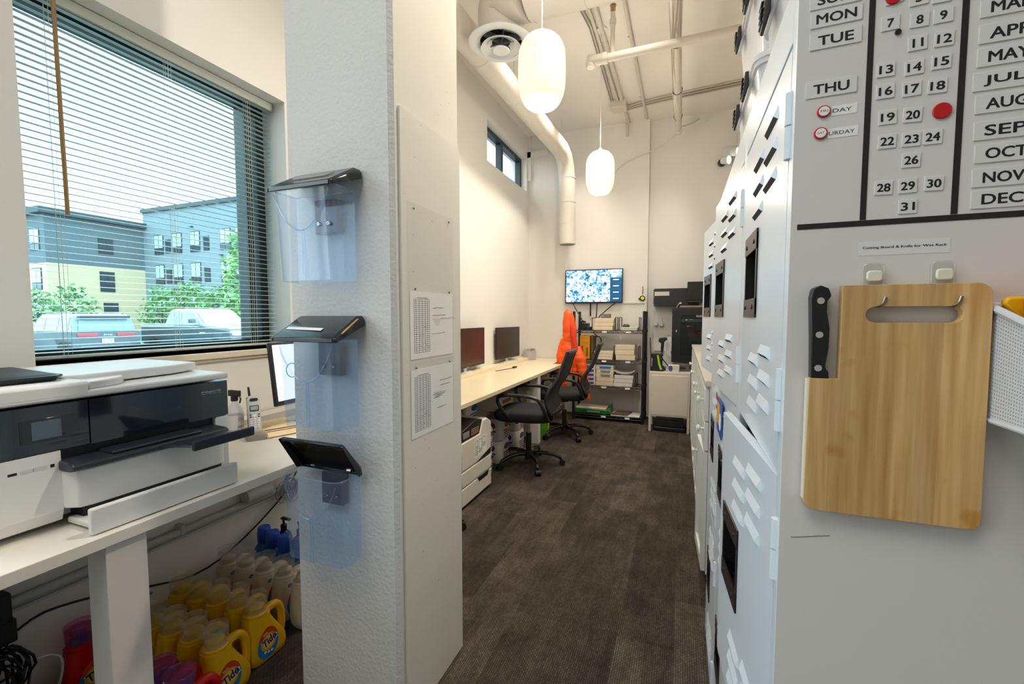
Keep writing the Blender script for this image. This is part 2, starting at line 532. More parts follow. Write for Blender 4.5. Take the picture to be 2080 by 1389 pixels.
bl = thing('apartment_building', 'long slate grey apartment block with rows of paired pale windows', 'building', (-55.5, 31.0, GZ), group='apartment blocks across the parking lot')
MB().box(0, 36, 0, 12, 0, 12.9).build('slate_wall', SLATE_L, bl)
MB().box(.0, 36.2, -.25, 12, 12.9, 13.3).build('roof', M('roof_edge', '33454F', .6), bl)
for px, wide in ((-52.9, 0), (-49.9, 0), (-47.1, 0), (-42.6, 0), (-40.4, 0), (-36.4, 0), (-33.0, 0), (-29.6, 0)):
    for z in (9.35, 6.15, 2.9):
        facade_window(bl, frame((px + 55.5, 0, z), (1, 0, 0), (0, 0, 1)), 1.35, 1.95, PANE_L)
for px in (-51.4, -45.4):
    for z in (9.1, 5.9):
        facade_window(bl, frame((px + 55.5, 0, z), (1, 0, 0), (0, 0, 1)), .7, 1.3, PANE_D, False)
for px, z in ((-47.5, 10.9), (-43.2, 7.8), (-39.5, 11.2), (-38.9, 7.9), (-38.6, 4.7)):
    MB().at(Matrix.Translation((px + 55.5, -.1, z))).box(-.15, .15, -.1, .1, -.06, .06).build('vent_hood', PANE_D, bl)

# planting along the building
rl = random.Random(11)
def leafy(name, label, cat, loc, h, r, colr, n, group):
    root = thing(name, label, cat, loc, group=group)
    MB().tube([(0, 0, 0), (0, 0, h * .5)], .07, 6).build('stem', M('bark', '5A4A3A', .9), root)
    mb = MB()
    for k in range(n):
        u = rl.uniform(-1, 1); a = rl.uniform(0, 6.283); q = rl.uniform(.25, 1) ** .6
        rad = r * q * math.sqrt(max(0, 1 - u * u)) * (1.15 - .45 * (u + 1) / 2)
        p = Vector((math.cos(a) * rad, math.sin(a) * rad, h * (.52 + .46 * u * q)))
        s_ = rl.uniform(.12, .3)
        e = Euler((rl.uniform(-1, 1), rl.uniform(-1, 1), rl.uniform(0, 6.3))).to_matrix()
        vs_ = [p + e @ Vector(c) for c in ((-s_, 0, 0), (0, -s_ * .45, .03), (s_, 0, 0), (0, s_ * .45, .03))]
        mb.add(vs_, [(0, 1, 2, 3)], 0 if rl.random() < .6 else 1)
    mb.build('foliage', [M('leaf_' + colr, colr, .6, var=.3, vscale=2), M('leaf_dark_' + colr, '4E7F45', .6, var=.3, vscale=2)], root, smooth=0, recalc=False)
    return root
G = 'shrubs and trees along the apartment blocks'
shr = [(-49.0, 19.5, 4.0, 1.7, 'pale feathery shrub beside the tan block, clear of its window'), (-45.5, 20.2, 4.4, 1.9, 'taller pale shrub standing under the tan block window'),
       (-38.6, 22.6, 4.2, 1.6, 'bushy green shrub at the inner corner of the two blocks'), (-35.3, 22.6, 4.7, 1.6, 'tall green shrub just beyond the dark sport utility vehicle roof'),
       (-32.0, 22.6, 4.1, 1.6, 'broad green shrub between the two parked vehicles'), (-28.8, 22.6, 4.2, 1.6, 'green shrub behind the pickup truck bed'),
       (-25.6, 22.8, 3.6, 1.6, 'green shrub behind the pickup truck cab'), (-22.4, 23.0, 3.7, 1.6, 'green shrub behind the pickup truck bonnet')]
for x, y, h, r, lab in shr:
    leafy('shrub', lab, 'shrub', (x, y, GZ), h, r, '7FB86A' if y > 21 else '9CC48C', 620, G)
leafy('tree', 'pale green tree at the window edge beside the dark frame', 'tree', (-25.6, 19.6, GZ), 7.6, 1.25, '9AD07C', 900, G)

# parked vehicles
def car_paint(n, c): return M(n, c, .25, coat=.6, var=.03)
VEH_GLASS = M('vehicle_glass', '8FA6B0', .08, var=.05)
TYRE = M('tyre_rubber', '1C1D1E', .8)
ALLOY = M('alloy_wheel', 'C9D2D6', .3, metal=.6)
RED_LENS = M('red_lamp_lens', 'C8505A', .3)
def wheel(root, x, y, r, w, side):
    t = MB().at(frame((x, y, r), (1, 0, 0), (0, 0, 1)))
    t.lathe([(r * .62, -w / 2), (r * .96, -w / 2), (r, -w / 3), (r, w / 3), (r * .96, w / 2), (r * .62, w / 2)], 28)
    o = t.build('wheel', TYRE, root)
    h = MB().at(frame((x, y + side * w * .35, r), (1, 0, 0), (0, 0, 1)))
    h.lathe([(r * .12, .03), (r * .16, -.03)], 12)
    for k in range(10):
        a = k * .6283
        c_, s_ = math.cos(a), math.sin(a)
        h.add([(c_ * r * .12 - s_ * .03, s_ * r * .12 + c_ * .03, 0), (c_ * r * .12 + s_ * .03, s_ * r * .12 - c_ * .03, 0),
               (c_ * r * .62 + s_ * .022, s_ * r * .62 - c_ * .022, 0), (c_ * r * .62 - s_ * .022, s_ * r * .62 + c_ * .022, 0)], [(0, 1, 2, 3)])
    h.lathe([(r * .6, -.02), (r * .66, -.02), (r * .66, .02), (r * .6, .02)], 28, caps=False)
    h.build('rim', ALLOY, o)

# sport utility vehicle: heads along -x in its own frame turned; local +x is the nose
su = thing('sport_utility_vehicle', 'dark sport utility vehicle parked with its tail toward the window', 'car', (-22.1, 9.9, GZ), R(180 - 6), 'vehicles parked outside')
P = car_paint('dark_teal_paint', '33505C')
prof = [(-2.5, .35), (-2.5, .95), (-2.42, 1.12), (2.1, 1.05), (2.45, .85), (2.5, .4)]
mb = MB()
def body_ring(y, k): return [(x * (1 - .02 * k), y, z) for x, z in prof]
mb.loft([body_ring(-.96, 1), body_ring(-.99, 0), body_ring(.99, 0), body_ring(.96, 1)])
mb.build('body', P, su, bevel=.06, seg=3)
cab = [(-2.42, 1.1), (-2.22, 1.68), (-1.9, 1.76), (.55, 1.74), (1.45, 1.08)]
mb = MB().loft([[(x, -.95 + (z - 1.1) * .22, z) for x, z in cab], [(x, .95 - (z - 1.1) * .22, z) for x, z in cab]])
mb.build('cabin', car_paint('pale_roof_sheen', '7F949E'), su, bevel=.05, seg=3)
mb = MB().add([(-2.435, -.78, 1.16), (-2.435, .78, 1.16), (-2.29, .70, 1.56), (-2.29, -.70, 1.56)], [(0, 1, 2, 3)])
mb.build('rear_window', VEH_GLASS, su, smooth=0)
MB().box(-2.46, -2.2, -.72, .72, 1.60, 1.69).build('spoiler', M('dark_spoiler', '16465A', .3), su, bevel=.02)
for s_ in (1, -1):
    mb = MB()
    for x0, x1 in ((-2.1, -1.25), (-1.15, -.1), (0, .95)):
        f = lambda x, z: (x, s_ * (.958 - (z - 1.1) * .22), z)
        mb.add([f(x0, 1.16), f(x1 + (.25 if x1 > .9 else 0), 1.16), f(x1 - (.25 if x1 > .9 else 0), 1.62), f(x0 + (.08 if x0 < -2 else 0), 1.62)], [(0, 1, 2, 3)])
    mb.build('side_window', VEH_GLASS, su, smooth=0)
    MB().box(-2.54, -2.3, s_ * .55 - .28 * 1, s_ * .55 + .28, .93, 1.06).build('tail_lamp', RED_LENS, su, bevel=.02)
    MB().box(-2.57, -2.5, s_ * .62 - .2, s_ * .62 + .2, .44, .50).build('reflector', RED_LENS, su)
    for x in (-1.62, 1.5): wheel(su, x, s_ * .86, .38, .26, s_)
    MB().tube([(-1.9, s_ * .72, 1.78), (.4, s_ * .72, 1.77)], .02, 6).build('roof_rail', P, su)
mb = MB().box(-2.56, -2.49, -.75, .75, .56, .60)
mb.build('bumper_strip', M('bright_trim', 'D5DEE2', .3, metal=.5), su)
mb = MB().box(-2.53, -2.515, -.17, .17, .70, .86)
mb.text('ZCX 780', frame((-2.531, 0, .78), (0, -1, 0), (0, 0, 1)), .27, .08, 1)
mb.build('licence_plate', [PAPER, INK], su, smooth=0)
MB().text('Jeep', frame((-2.53, 0, 1.0), (0, -1, 0), (0, 0, 1)), .26, .085, 0, depth=.01).build('badge', M('bright_trim', 'D5DEE2', .3, metal=.5), su, smooth=0)
MB().lathe([(.06, 0), (.05, .05), (.015, .09)], 10, c=(-1.7, 0, 1.75)).build('antenna', P, su)

tk = thing('pickup_truck', 'dark crew cab pickup truck parked nose toward the window', 'truck', (-18.5, 12.6, GZ), R(-2), 'vehicles parked outside')
P2 = car_paint('truck_paint', '3E5660')
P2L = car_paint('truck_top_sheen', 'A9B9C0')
mb = MB()
pr = [(-2.95, .55), (-2.95, 1.3), (.9, 1.3), (1.0, 1.32), (2.65, 1.18), (2.85, 1.0), (2.95, .5), (2.6, .42), (-2.6, .45)]
mb.loft([[(x, y, z) for x, z in pr] for y in (-1.0, 1.0)])
mb.build('body', P2, tk, bevel=.07, seg=3)
cb = [(-1.35, 1.28), (-1.15, 1.9), (-.9, 1.97), (.25, 1.97), (1.15, 1.3)]
MB().loft([[(x, s_ * (.96 - (z - 1.28) * .25), z) for x, z in cb] for s_ in (-1, 1)]).build('cab', P2L, tk, bevel=.05, seg=3)
MB().loft([[(x, y, z) for x, z in ((1.0, 1.30), (1.0, 1.345), (2.55, 1.225), (2.62, 1.18))] for y in (-.93, .93)]).build('bonnet', P2L, tk, bevel=.02)
MB().box(-2.9, -1.4, -.9, .9, 1.3, 1.36).build('bed_cover', P2L, tk, bevel=.02)
mb = MB().add([(1.13, -.86, 1.34), (1.13, .86, 1.34), (.40, .74, 1.9), (.40, -.74, 1.9)], [(0, 1, 2, 3)])
for v in mb.v: v.x += .03
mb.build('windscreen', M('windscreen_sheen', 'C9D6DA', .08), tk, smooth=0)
for s_ in (1, -1):
    mb = MB()
    f = lambda x, z: (x, s_ * (.968 - (z - 1.28) * .25), z)
    mb.add([f(-1.22, 1.36), f(-.28, 1.36), f(-.28, 1.86), f(-1.08, 1.86)], [(0, 1, 2, 3)]).add([f(-.18, 1.36), f(.98, 1.36), f(.32, 1.86), f(-.18, 1.86)], [(0, 1, 2, 3)])
    mb.build('side_window', VEH_GLASS, tk, smooth=0)
    for x in (-1.95, 1.95): wheel(tk, x, s_ * .9, .41, .28, s_)
    MB().box(.65, .85, s_ * 1.12 - .1, s_ * 1.12 + .1, 1.38, 1.58).build('wing_mirror', P2, tk, bevel=.04)
    MB().box(2.7, 2.93, s_ * .76 - .2, s_ * .76 + .2, .93, 1.13).build('headlamp', M('headlamp_glass', 'E2EAEC', .1), tk, bevel=.03)
mb = MB()
for k in range(4): mb.box(2.86, 2.95, -.52, .52, .82 + k * .1, .87 + k * .1)
mb.build('grille', M('bright_trim', 'D5DEE2', .3, metal=.5), tk, bevel=.01)
MB().box(2.85, 3.05, -.95, .95, .5, .76).build('bumper', M('bright_trim', 'D5DEE2', .3, metal=.5), tk, bevel=.05)
MB().box(1.0, 1.34, -1.012, -1.0, .99, 1.05).build('badge', M('bright_trim', 'D5DEE2', .3, metal=.5), tk, bevel=.004)
# ================================================================ window blind
bl_ = thing('window_blind', 'white slatted blind hanging in the large window', 'blind', (-2.205, 1.36, 1.2))
SLAT = M('blind_slat', 'C6CDC3', .4, var=.015)
mb = MB(bl_)
k = 0
z = 1.232
while z < 2.522:
    mb.loft([[(-2.218, y, z + .0012), (-2.205, y, z + .0032), (-2.192, y, z), (-2.205, y, z + .0020)] for y in (.832, 1.884)], caps=True)
    z += .0252
mb.build('slats', SLAT, bl_, smooth=0)
MB(bl_).box(-2.225, -2.18, .826, 1.892, 2.522, 2.562).build('headrail', SLAT, bl_, bevel=.003)
MB(bl_).box(-2.218, -2.192, .832, 1.884, 1.207, 1.219).build('bottom_rail', SLAT, bl_, bevel=.003)
mb = MB(bl_)
for y in (.950, 1.353, 1.743):
    for x in (-2.2205, -2.1895): mb.cyl((x, y, 1.21), (x, y, 2.53), .0009, n=5)
    for dy in (-.012, .012): mb.cyl((-2.1885, y + dy, 1.21), (-2.1885, y + dy, 2.53), .0006, n=5)
mb.build('ladder_cords', M('blind_cord', 'C9CDC6', .8), bl_)
mb = MB(bl_).tube([(-2.178, .915, 2.54), (-2.088, .921, 2.535), (-2.085, .926, 1.735)], .0068, 8)
mb.build('wand', M('brass_wand', '8A6A3C', .35), bl_)

# ================================================================ desk under the window
LAM = M('cream_laminate', 'E4DED2', .35, var=.03, vscale=6)
dk = thing('desk', 'cream topped desk under the blind window with a boxed white leg', 'desk', (-1.7, .8, 0))
MB(dk).box(-2.098, -1.335, -1.2, 1.98, .788, .82).build('desktop', LAM, dk, bevel=.002)
MB(dk).box(-2.098, -2.0, -1.2, 1.98, .82, .857).build('back_ledge', LAM, dk, bevel=.003)
LEGM = M('white_leg_board', 'D9D3CC', .55, var=.03)
MB(dk).box(-1.43, -1.347, .633, .725, 0, .788).build('leg', LEGM, dk, bevel=.002)
MB(dk).box(-1.43, -1.347, -1.1, -1.0, 0, .788).build('leg', LEGM, dk, bevel=.002)

# ---------------------------------------------------------------- printer on the desk
pr = thing('printer', 'large white inkjet printer with dark glossy front on the window desk', 'printer', (-1.70, .755, .82))
PW = M('printer_white', 'E2E2E0', .4, var=.01)
PD = M('printer_dark_gloss', '1D2530', .08, coat=.6, var=.05)
PB = M('printer_black', '101114', .45)
mb = MB(pr).box(-1.96, -1.53, .442, 1.068, .836, 1.148)
mb.build('body', PW, pr, bevel=.012, seg=3)
mb = MB(pr).prism([(-1.97, 1.152), (-1.484, 1.152), (-1.484, 1.172), (-1.97, 1.180)], .438, 1.072, 'y')
mb.prism([(-1.97, 1.17), (-1.4835, 1.157), (-1.4835, 1.193), (-1.50, 1.198), (-1.97, 1.198)], .437, .683, 'y')
mb.build('scanner_lid', PW, pr, bevel=.006, seg=2)
mb = MB(pr).prism([(-1.945, .60), (-1.945, 1.05), (-1.62, 1.05), (-1.58, .95), (-1.56, .70), (-1.62, .60)], 1.178, 1.206, 'z')
mb.prism([(-1.62, .683), (-1.487, .683), (-1.492, .72), (-1.52, .775), (-1.56, .80), (-1.62, .80)], 1.172, 1.194, 'z')
mb.build('document_feeder', PW, pr, bevel=.004)
mb = MB(pr).box(-1.53, -1.487, .444, .6785, 1.026, 1.145)
mb.plate(frame((-1.4868, .6015, 1.0845), (0, 1, 0), (0, 0, 1)), .112, .058, .0012, .002, 1)
mb.plate(frame((-1.4855, .594, 1.0845), (0, 1, 0), (0, 0, 1)), .056, .045, .0006, .001, 2)
mb.build('control_panel', [PD, M('touchscreen_black', '0B0E13', .05, coat=.5), M('touchscreen_idle', '46586A', .06, coat=.5)], pr, bevel=.0025)
mb = MB(pr).box(-1.53, -1.487, .6815, 1.067, 1.024, 1.145)
mb.text('HP OfficeJet Pro 7740', frame((-1.4865, 1.010, 1.1135), (0, 1, 0), (0, 0, 1)), .066, None, 1, depth=.0006)
mb.text('Print  Fax  Scan  Copy  Web', frame((-1.4865, 1.010, 1.1075), (0, 1, 0), (0, 0, 1)), .066, .0032, 1, depth=.0006)
mb.build('front_cover', [PD, WHITE_PLASTIC], pr, smooth=0)
# white block with the usb port and buttons
mb = MB(pr).prism([(-1.62, .86), (-1.60, .838), (-1.53, .828), (-1.495, .842), (-1.485, .87), (-1.485, 1.024), (-1.62, 1.024)], .439, .617, 'y')
T = lambda y, z: frame((-1.485, y, z), (0, 1, 0), (0, 0, 1))
mb.plate(T(.528, .990), .016, .006, .0006, .001, 1).plate(T(.553, .990), .024, .008, .0005, .001, 2).plate(T(.577, .990), .026, .010, .0005, .003, 2).plate(T(.600, .990), .008, .008, .0006, 0, 1)
mb.build('usb_block', [PW, PB, M('printer_grey_key', 'C9CACA', .4)], pr, smooth=0)
# output slot and tray
mb = MB(pr).box(-1.535, -1.505, .62, 1.03, .965, 1.028)
for y, w in ((.665, .035), (.71, .012), (.75, .04), (.80, .012), (.83, .02), (.86, .015), (.90, .04), (.95, .015), (.985, .03)):
    mb.box(-1.506, -1.503, y - w / 2, y + w / 2, .996, .9985, 1)
mb.build('output_slot', [PB, WHITE_PLASTIC], pr)
mb = MB(pr).prism([(-1.53, .972), (-1.445, .972), (-1.425, .976), (-1.420, .988), (-1.432, .995), (-1.53, 1.000)], .612, 1.022, 'y')
mb.box(-1.50, -1.43, .70, .94, .995, 1.004)
tr = mb.build('output_tray', M('tray_dark', '2A2F38', .35), pr, bevel=.004)
mb = MB(pr).prism([(-1.44, .80), (-1.335, .845), (-1.322, .86), (-1.322, 1.03), (-1.34, 1.035), (-1.44, .99)], .983, .989, 'z')
mb.box(-1.33, -1.318, .84, 1.035, .974, 1.004)
mb.build('tray_extension', M('tray_dark', '2A2F38', .35), tr, bevel=.004)
# paper drawers
mb = MB(pr).prism([(-1.56, .617), (-1.475, .617), (-1.447, .632), (-1.44, .66), (-1.44, 1.0), (-1.452, 1.022), (-1.56, 1.022)], .872, .972, 'z')
mb.build('paper_drawer', PW, pr, bevel=.004)
MB(pr).box(-1.52, -1.462, .645, 1.018, .838, .874).build('drawer_recess', PB, pr)
mb = MB(pr).box(-1.372, -1.356, .612, 1.0, .8225, .890).box(-1.50, -1.37, .628, .985, .826, .842)
mb.build('tray_front', PW, pr, bevel=.005, seg=3)
MB(pr).box(-1.60, -1.487, 1.023, 1.067, .838, 1.022).build('side_block', PW, pr, bevel=.005)
mb = MB(pr)
for x in (-1.9, -1.58):
    for y in (.50, 1.02): mb.cyl((x, y, .82), (x, y, .838), .012, n=10)
mb.build('rubber_feet', PB, pr)

po = thing('zip_pouch', 'flat black zip pouch lying on the printer lid', 'pouch', (-1.72, .60, 1.199))
mb = MB(po)
rings = []
for zz, k in ((1.200, .96), (1.206, 1.0), (1.214, 1.0), (1.221, .93)):
    rings.append([(-1.665 + px * k, .552 + py * k, zz + .004 * math.sin(px * 40) * (k < .95)) for px, py in rrect(.25, .20, .02)])
mb.loft(rings).build('sleeve', M('black_nylon', '1A1C20', .5, bump=.3, bscale=300), po)
MB(po).tube([(-1.542, .46, 1.211), (-1.538, .64, 1.211), (-1.56, .659, 1.211), (-1.77, .659, 1.211)], .0035, 6).build('zipper', M('zipper_teeth', '30363C', .3, metal=.6), po)

# ---------------------------------------------------------------- other things on the window desk
mo = thing('monitor', 'lit white computer monitor on the window desk behind the wall bins', 'monitor', (-1.80, 1.74, .857))
mo.location = (-1.80, 1.74, .82)
TL = Matrix.Rotation(R(-7), 4, 'Y')
def mT(o, tilt, rz=0): return Matrix.Translation(o) @ Matrix.Rotation(R(rz), 4, 'Z') @ Matrix.Rotation(R(tilt), 4, 'Y')
mb = MB(mo).at(mT((-1.77, 1.745, 1.096), -7))
mb.box(-.018, 0, -.255, .255, -.15, .15)
mb.build('display_case', M('monitor_black', '14161C', .3), mo, bevel=.003)
mb = MB(mo).at(mT((-1.77, 1.745, 1.096), -7)).box(.0, .0015, -.240, .240, -.128, .138)
ring = [(.0022, -.145 + .034 * math.cos(a), .01 + .034 * math.sin(a)) for a in [i * 6.2832 / 28 for i in range(28)]]
mb.tube(ring, .0022, 5, 1, closed=True)
mb.build('screen', [M('screen_lavender', 'DADCF6', .3, emit='DADCF6', estr=.85), M('screen_green', '3C9A6A', .3, emit='2F8F60', estr=.5)], mo, smooth=0)
mb = MB(mo).box(-1.86, -1.72, 1.66, 1.82, .822, .830).cyl((-1.81, 1.74, .83), (-1.79, 1.74, 1.0), .014)
mb.build('stand', M('monitor_black', '14161C', .3), mo, bevel=.002)

ph = thing('cordless_phone', 'silver cordless phone handset upright in its charging cradle', 'phone', (-1.785, 1.405, .82), R(-30))
SIL = M('silver_plastic', 'C4C2BE', .35, metal=.25)
D = M('phone_dark', '1E1A1A', .4)
mb = MB().at(mT((-.004, 0, .028), -12))
mb.loft([[(x, y, zz) for x, y in rrect(.026, w, .010)] for zz, w in ((0, .046), (.02, .050), (.07, .050), (.12, .056), (.15, .054), (.162, .036))], 0)
Tf = lambda y, z: frame((.0132, y, z), (0, 1, 0), (0, 0, 1))
mb.plate(Tf(0, .104), .036, .026, .001, .003, 1).plate(Tf(0, .105), .030, .018, .0014, .002, 2)
mb.plate(Tf(0, .143), .034, .014, .001, .007, 1)
for i in range(3):
    for j in range(5): mb.plate(Tf((i - 1) * .014, .020 + j * .0095), .010, .006, .0016, .003, 3)
for y, z in ((-.017, .076), (.017, .076), (-.016, .066), (.016, .066)): mb.plate(Tf(y, z), .007, .006, .0018, .003, 1)
mb.plate(Tf(0, .072), .014, .012, .0016, .006, 3)
mb.build('handset', [SIL, D, M('phone_lcd', '8FA093', .3), M('phone_key', 'DADAD8', .4)], ph)
MB().at(mT((-.004, 0, .028), -12)).box(-.02, -.008, -.026, .026, .005, .158).cyl((-.010, -.012, .155), (-.014, -.014, .205), .0055, .0045).build('back_shell', D, ph, bevel=.004)
mb = MB().loft([[(x + .012, y, zz) for x, y in rrect(.095 * k, .085 * k, .02)] for zz, k in ((0, 1), (.014, 1), (.024, .92), (.034, .6))])
mb.build('cradle', M('cradle_grey', '8E8680', .4), ph)

sb = thing('spray_bottle', 'clear trigger spray bottle with black head beside the printer', 'spray bottle', (-1.895, 1.392, .82))
mb = MB().lathe([(.030, 0), (.034, .01), (.034, .10), (.030, .125), (.014, .155), (.012, .165)], 20)
mb.build('bottle', clear_mat('bottle_clear', (.95, .95, .97), .25, .08), sb)
mb = MB().lathe([(.0345, .02), (.0345, .10)], 20, 0, caps=False)
Tq = frame((.0352, 0, .085), (0, 1, 0), (0, 0, 1))
mb.text('Oil', frame((.0356, 0, .083), (0, 1, 0), (0, 0, 1)), .022, .014, 1)
mb.text('rustic', frame((.0356, 0, .050), (0, 1, 0), (0, 0, 1)), .03, .012, 2)
mb.build('bottle_label', [M('label_pale', 'D8D2D2', .5), M('label_red', 'B02A3A', .5), M('label_blue', '3A4E86', .5)], sb, smooth=0)
mb = MB().cyl((0, 0, .163), (0, 0, .185), .015).loft([[(x, y, zz) for x, y in ((-.03, -.009), (.035, -.007), (.035, .007), (-.03, .009))] for zz in (.185, .212)])
mb.tube([(.03, 0, .19), (.04, 0, .175), (.033, 0, .155)], .004, 6)
mb.build('trigger_head', BLACK_PLASTIC, sb, bevel=.003)

MAN = M('manila_card', 'E2CBA0', .7, var=.04)
def folder(name, label, pts, z, rz_t=.0):
    t = thing(name, label, 'folder', (sum(p[0] for p in pts) / 4, sum(p[1] for p in pts) / 4, z), group='manila folders on the window desk')
    MB(t).prism(pts, z, z + .0012, 'z').build('back_leaf', MAN, t)
    MB(t).prism([(x * .995 - .009, y) for x, y in pts], z + .0012, z + .0035, 'z').build('papers', PAPER, t)
    MB(t).add([(p[0], p[1], z + (.0036 if i in (0, 3) else .009)) for i, p in enumerate(pts)] + [(p[0], p[1], z + (.0046 if i in (0, 3) else .010)) for i, p in enumerate(pts)],
              [(0, 1, 2, 3), (7, 6, 5, 4), (0, 4, 5, 1), (1, 5, 6, 2), (2, 6, 7, 3), (3, 7, 4, 0)]).build('front_leaf', MAN, t, smooth=0)
folder('manila_folder', 'open manila folder lying under another on the window desk', [(-1.98, 1.50), (-1.70, 1.40), (-1.60, 1.66), (-1.88, 1.74)], .8203)
folder('manila_folder', 'upper manila folder nearer to the wall, by the monitor foot', [(-1.985, 1.46), (-1.80, 1.43), (-1.72, 1.62), (-1.95, 1.68)], .8320)

# ---------------------------------------------------------------- under the window desk
GREYP = M('painted_conduit', 'BFC3C4', .5, var=.03)
cd = thing('wall_conduit', 'white painted conduit pipe clamped along the wall below the desk', 'pipe', (LX + .02, .7, .42))
MB(cd).cyl((LX + .022, -1.0, .42), (LX + .022, 1.97, .40), .016, n=12).cyl((LX + .014, -1.0, .385), (LX + .014, 1.97, .367), .006, n=8).build('pipe', GREYP, cd)
for y in (.35, 1.25): MB(cd).box(LX + .001, LX + .042, y - .01, y + .01, .39, .438).build('clamp', GREYP, cd, bevel=.003)
MB(cd).cyl((LX + .035, 1.55, .44), (LX + .035, 1.70, .438), .034, n=20).build('junction_sleeve', GREYP, cd, bevel=.004)
CAB = M('black_cable', '141518', .5)
c1 = MB().tube([(-2.06, .60, .20), (-2.05, .728, .347), (-2.04, .876, .332), (-2.04, 1.087, .250), (-2.05, 1.313, .172), (-2.06, 1.564, .243), (-2.065, 1.846, .40), (-2.06, 1.93, .60)], .0045, 8, sm=2).build('power_cable', CAB)
tag(c1, 'long black cable sagging along the wall above the detergent bottles', 'cable')
mb = MB(); rc = random.Random(5)
for k in range(7):
    y = 1.80 + rc.uniform(-.03, .05); z = .36 + rc.uniform(-.05, .06)
    mb.tube([(-2.05, y + .05 * math.cos(a), z + .06 * math.sin(a) + .01 * k) for a in [i * 6.2832 / 12 for i in range(12)]], .0035, 6, closed=True)
tag(mb.build('coiled_cord', M('grey_cord', '8D9092', .6)), 'coiled grey cord hanging under the desk beside the column', 'cable')
mb = MB()
for k in range(4):
    mb.tube([(-1.98 - .01 * k, 1.70 + .03 * k, .786), (-1.99, 1.73 + .02 * k, .60 + .03 * k), (-2.04, 1.80 + .01 * k, .46), (-2.05, 1.86, .55 + .04 * k), (-2.0, 1.9, .786)], .003, 6, sm=2)
tag(mb.build('black_wires', CAB), 'bunch of thin black wires under the desk top by the column', 'cable')

ad = thing('power_adapter', 'black power adapter block on the wall at the end of the desk', 'adapter', (-1.98, .62, .40))
MB(ad).box(-2.098, -1.95, .50, .675, .405, .50).build('case', M('adapter_black', '1B1D22', .5), ad, bevel=.006)
MB(ad).box(-2.098, -1.965, .47, .688, .33, .405).build('socket_strip', M('adapter_black', '1B1D22', .5), ad, bevel=.005)
mb = MB()
for k in range(14):
    cy, cz = .62 + rc.uniform(-.05, .06), .20 + rc.uniform(-.08, .08)
    a0 = rc.uniform(0, 6); ry, rz_ = rc.uniform(.03, .055), rc.uniform(.05, .10); tx = rc.uniform(-.5, .5)
    mb.tube([(-1.97 + rc.uniform(-.02, .02) + tx * ry * math.cos(a), cy + ry * math.cos(a + a0), cz + rz_ * math.sin(a + a0)) for a in [i * 6.2832 / 14 for i in range(14)]], .0042, 6, closed=True)
for k in range(5):
    mb.tube([(-1.99, .56 + .025 * k, .34), (-1.98, .57 + .03 * k, .26), (-1.97, .60 + .02 * k, .18)], .0042, 6, sm=1)
tag(mb.build('cable_tangle', CAB), 'black cable tangle hanging below the power adapter', 'cable', kind='stuff')
tag(MB().tube([(-1.99, .66, .235), (-1.98, .70, .235), (-1.97, .755, .232), (-1.97, .79, .20), (-1.97, .79, .14), (-1.97, .76, .05), (-1.96, .74, .006)], .004, 8, sm=2).build('white_cord', M('white_cord', 'C9CACC', .5)),
    'white cord looping from the cable tangle to the floor', 'cable')
cb_ = thing('cardboard_box', 'open cardboard box on the floor below the cable tangle', 'box', (-1.93, .60, 0))
CARD = M('cardboard', 'B49A6A', .8, var=.12, vscale=14)
MB(cb_).box(-2.06, -1.82, .46, .72, 0, .115).build('carton', CARD, cb_, bevel=.003)
MB(cb_).add([(-1.82, .46, .115), (-1.82, .72, .115), (-1.74, .72, .135), (-1.74, .46, .135)], [(0, 1, 2, 3)]).build('flap', CARD, cb_)

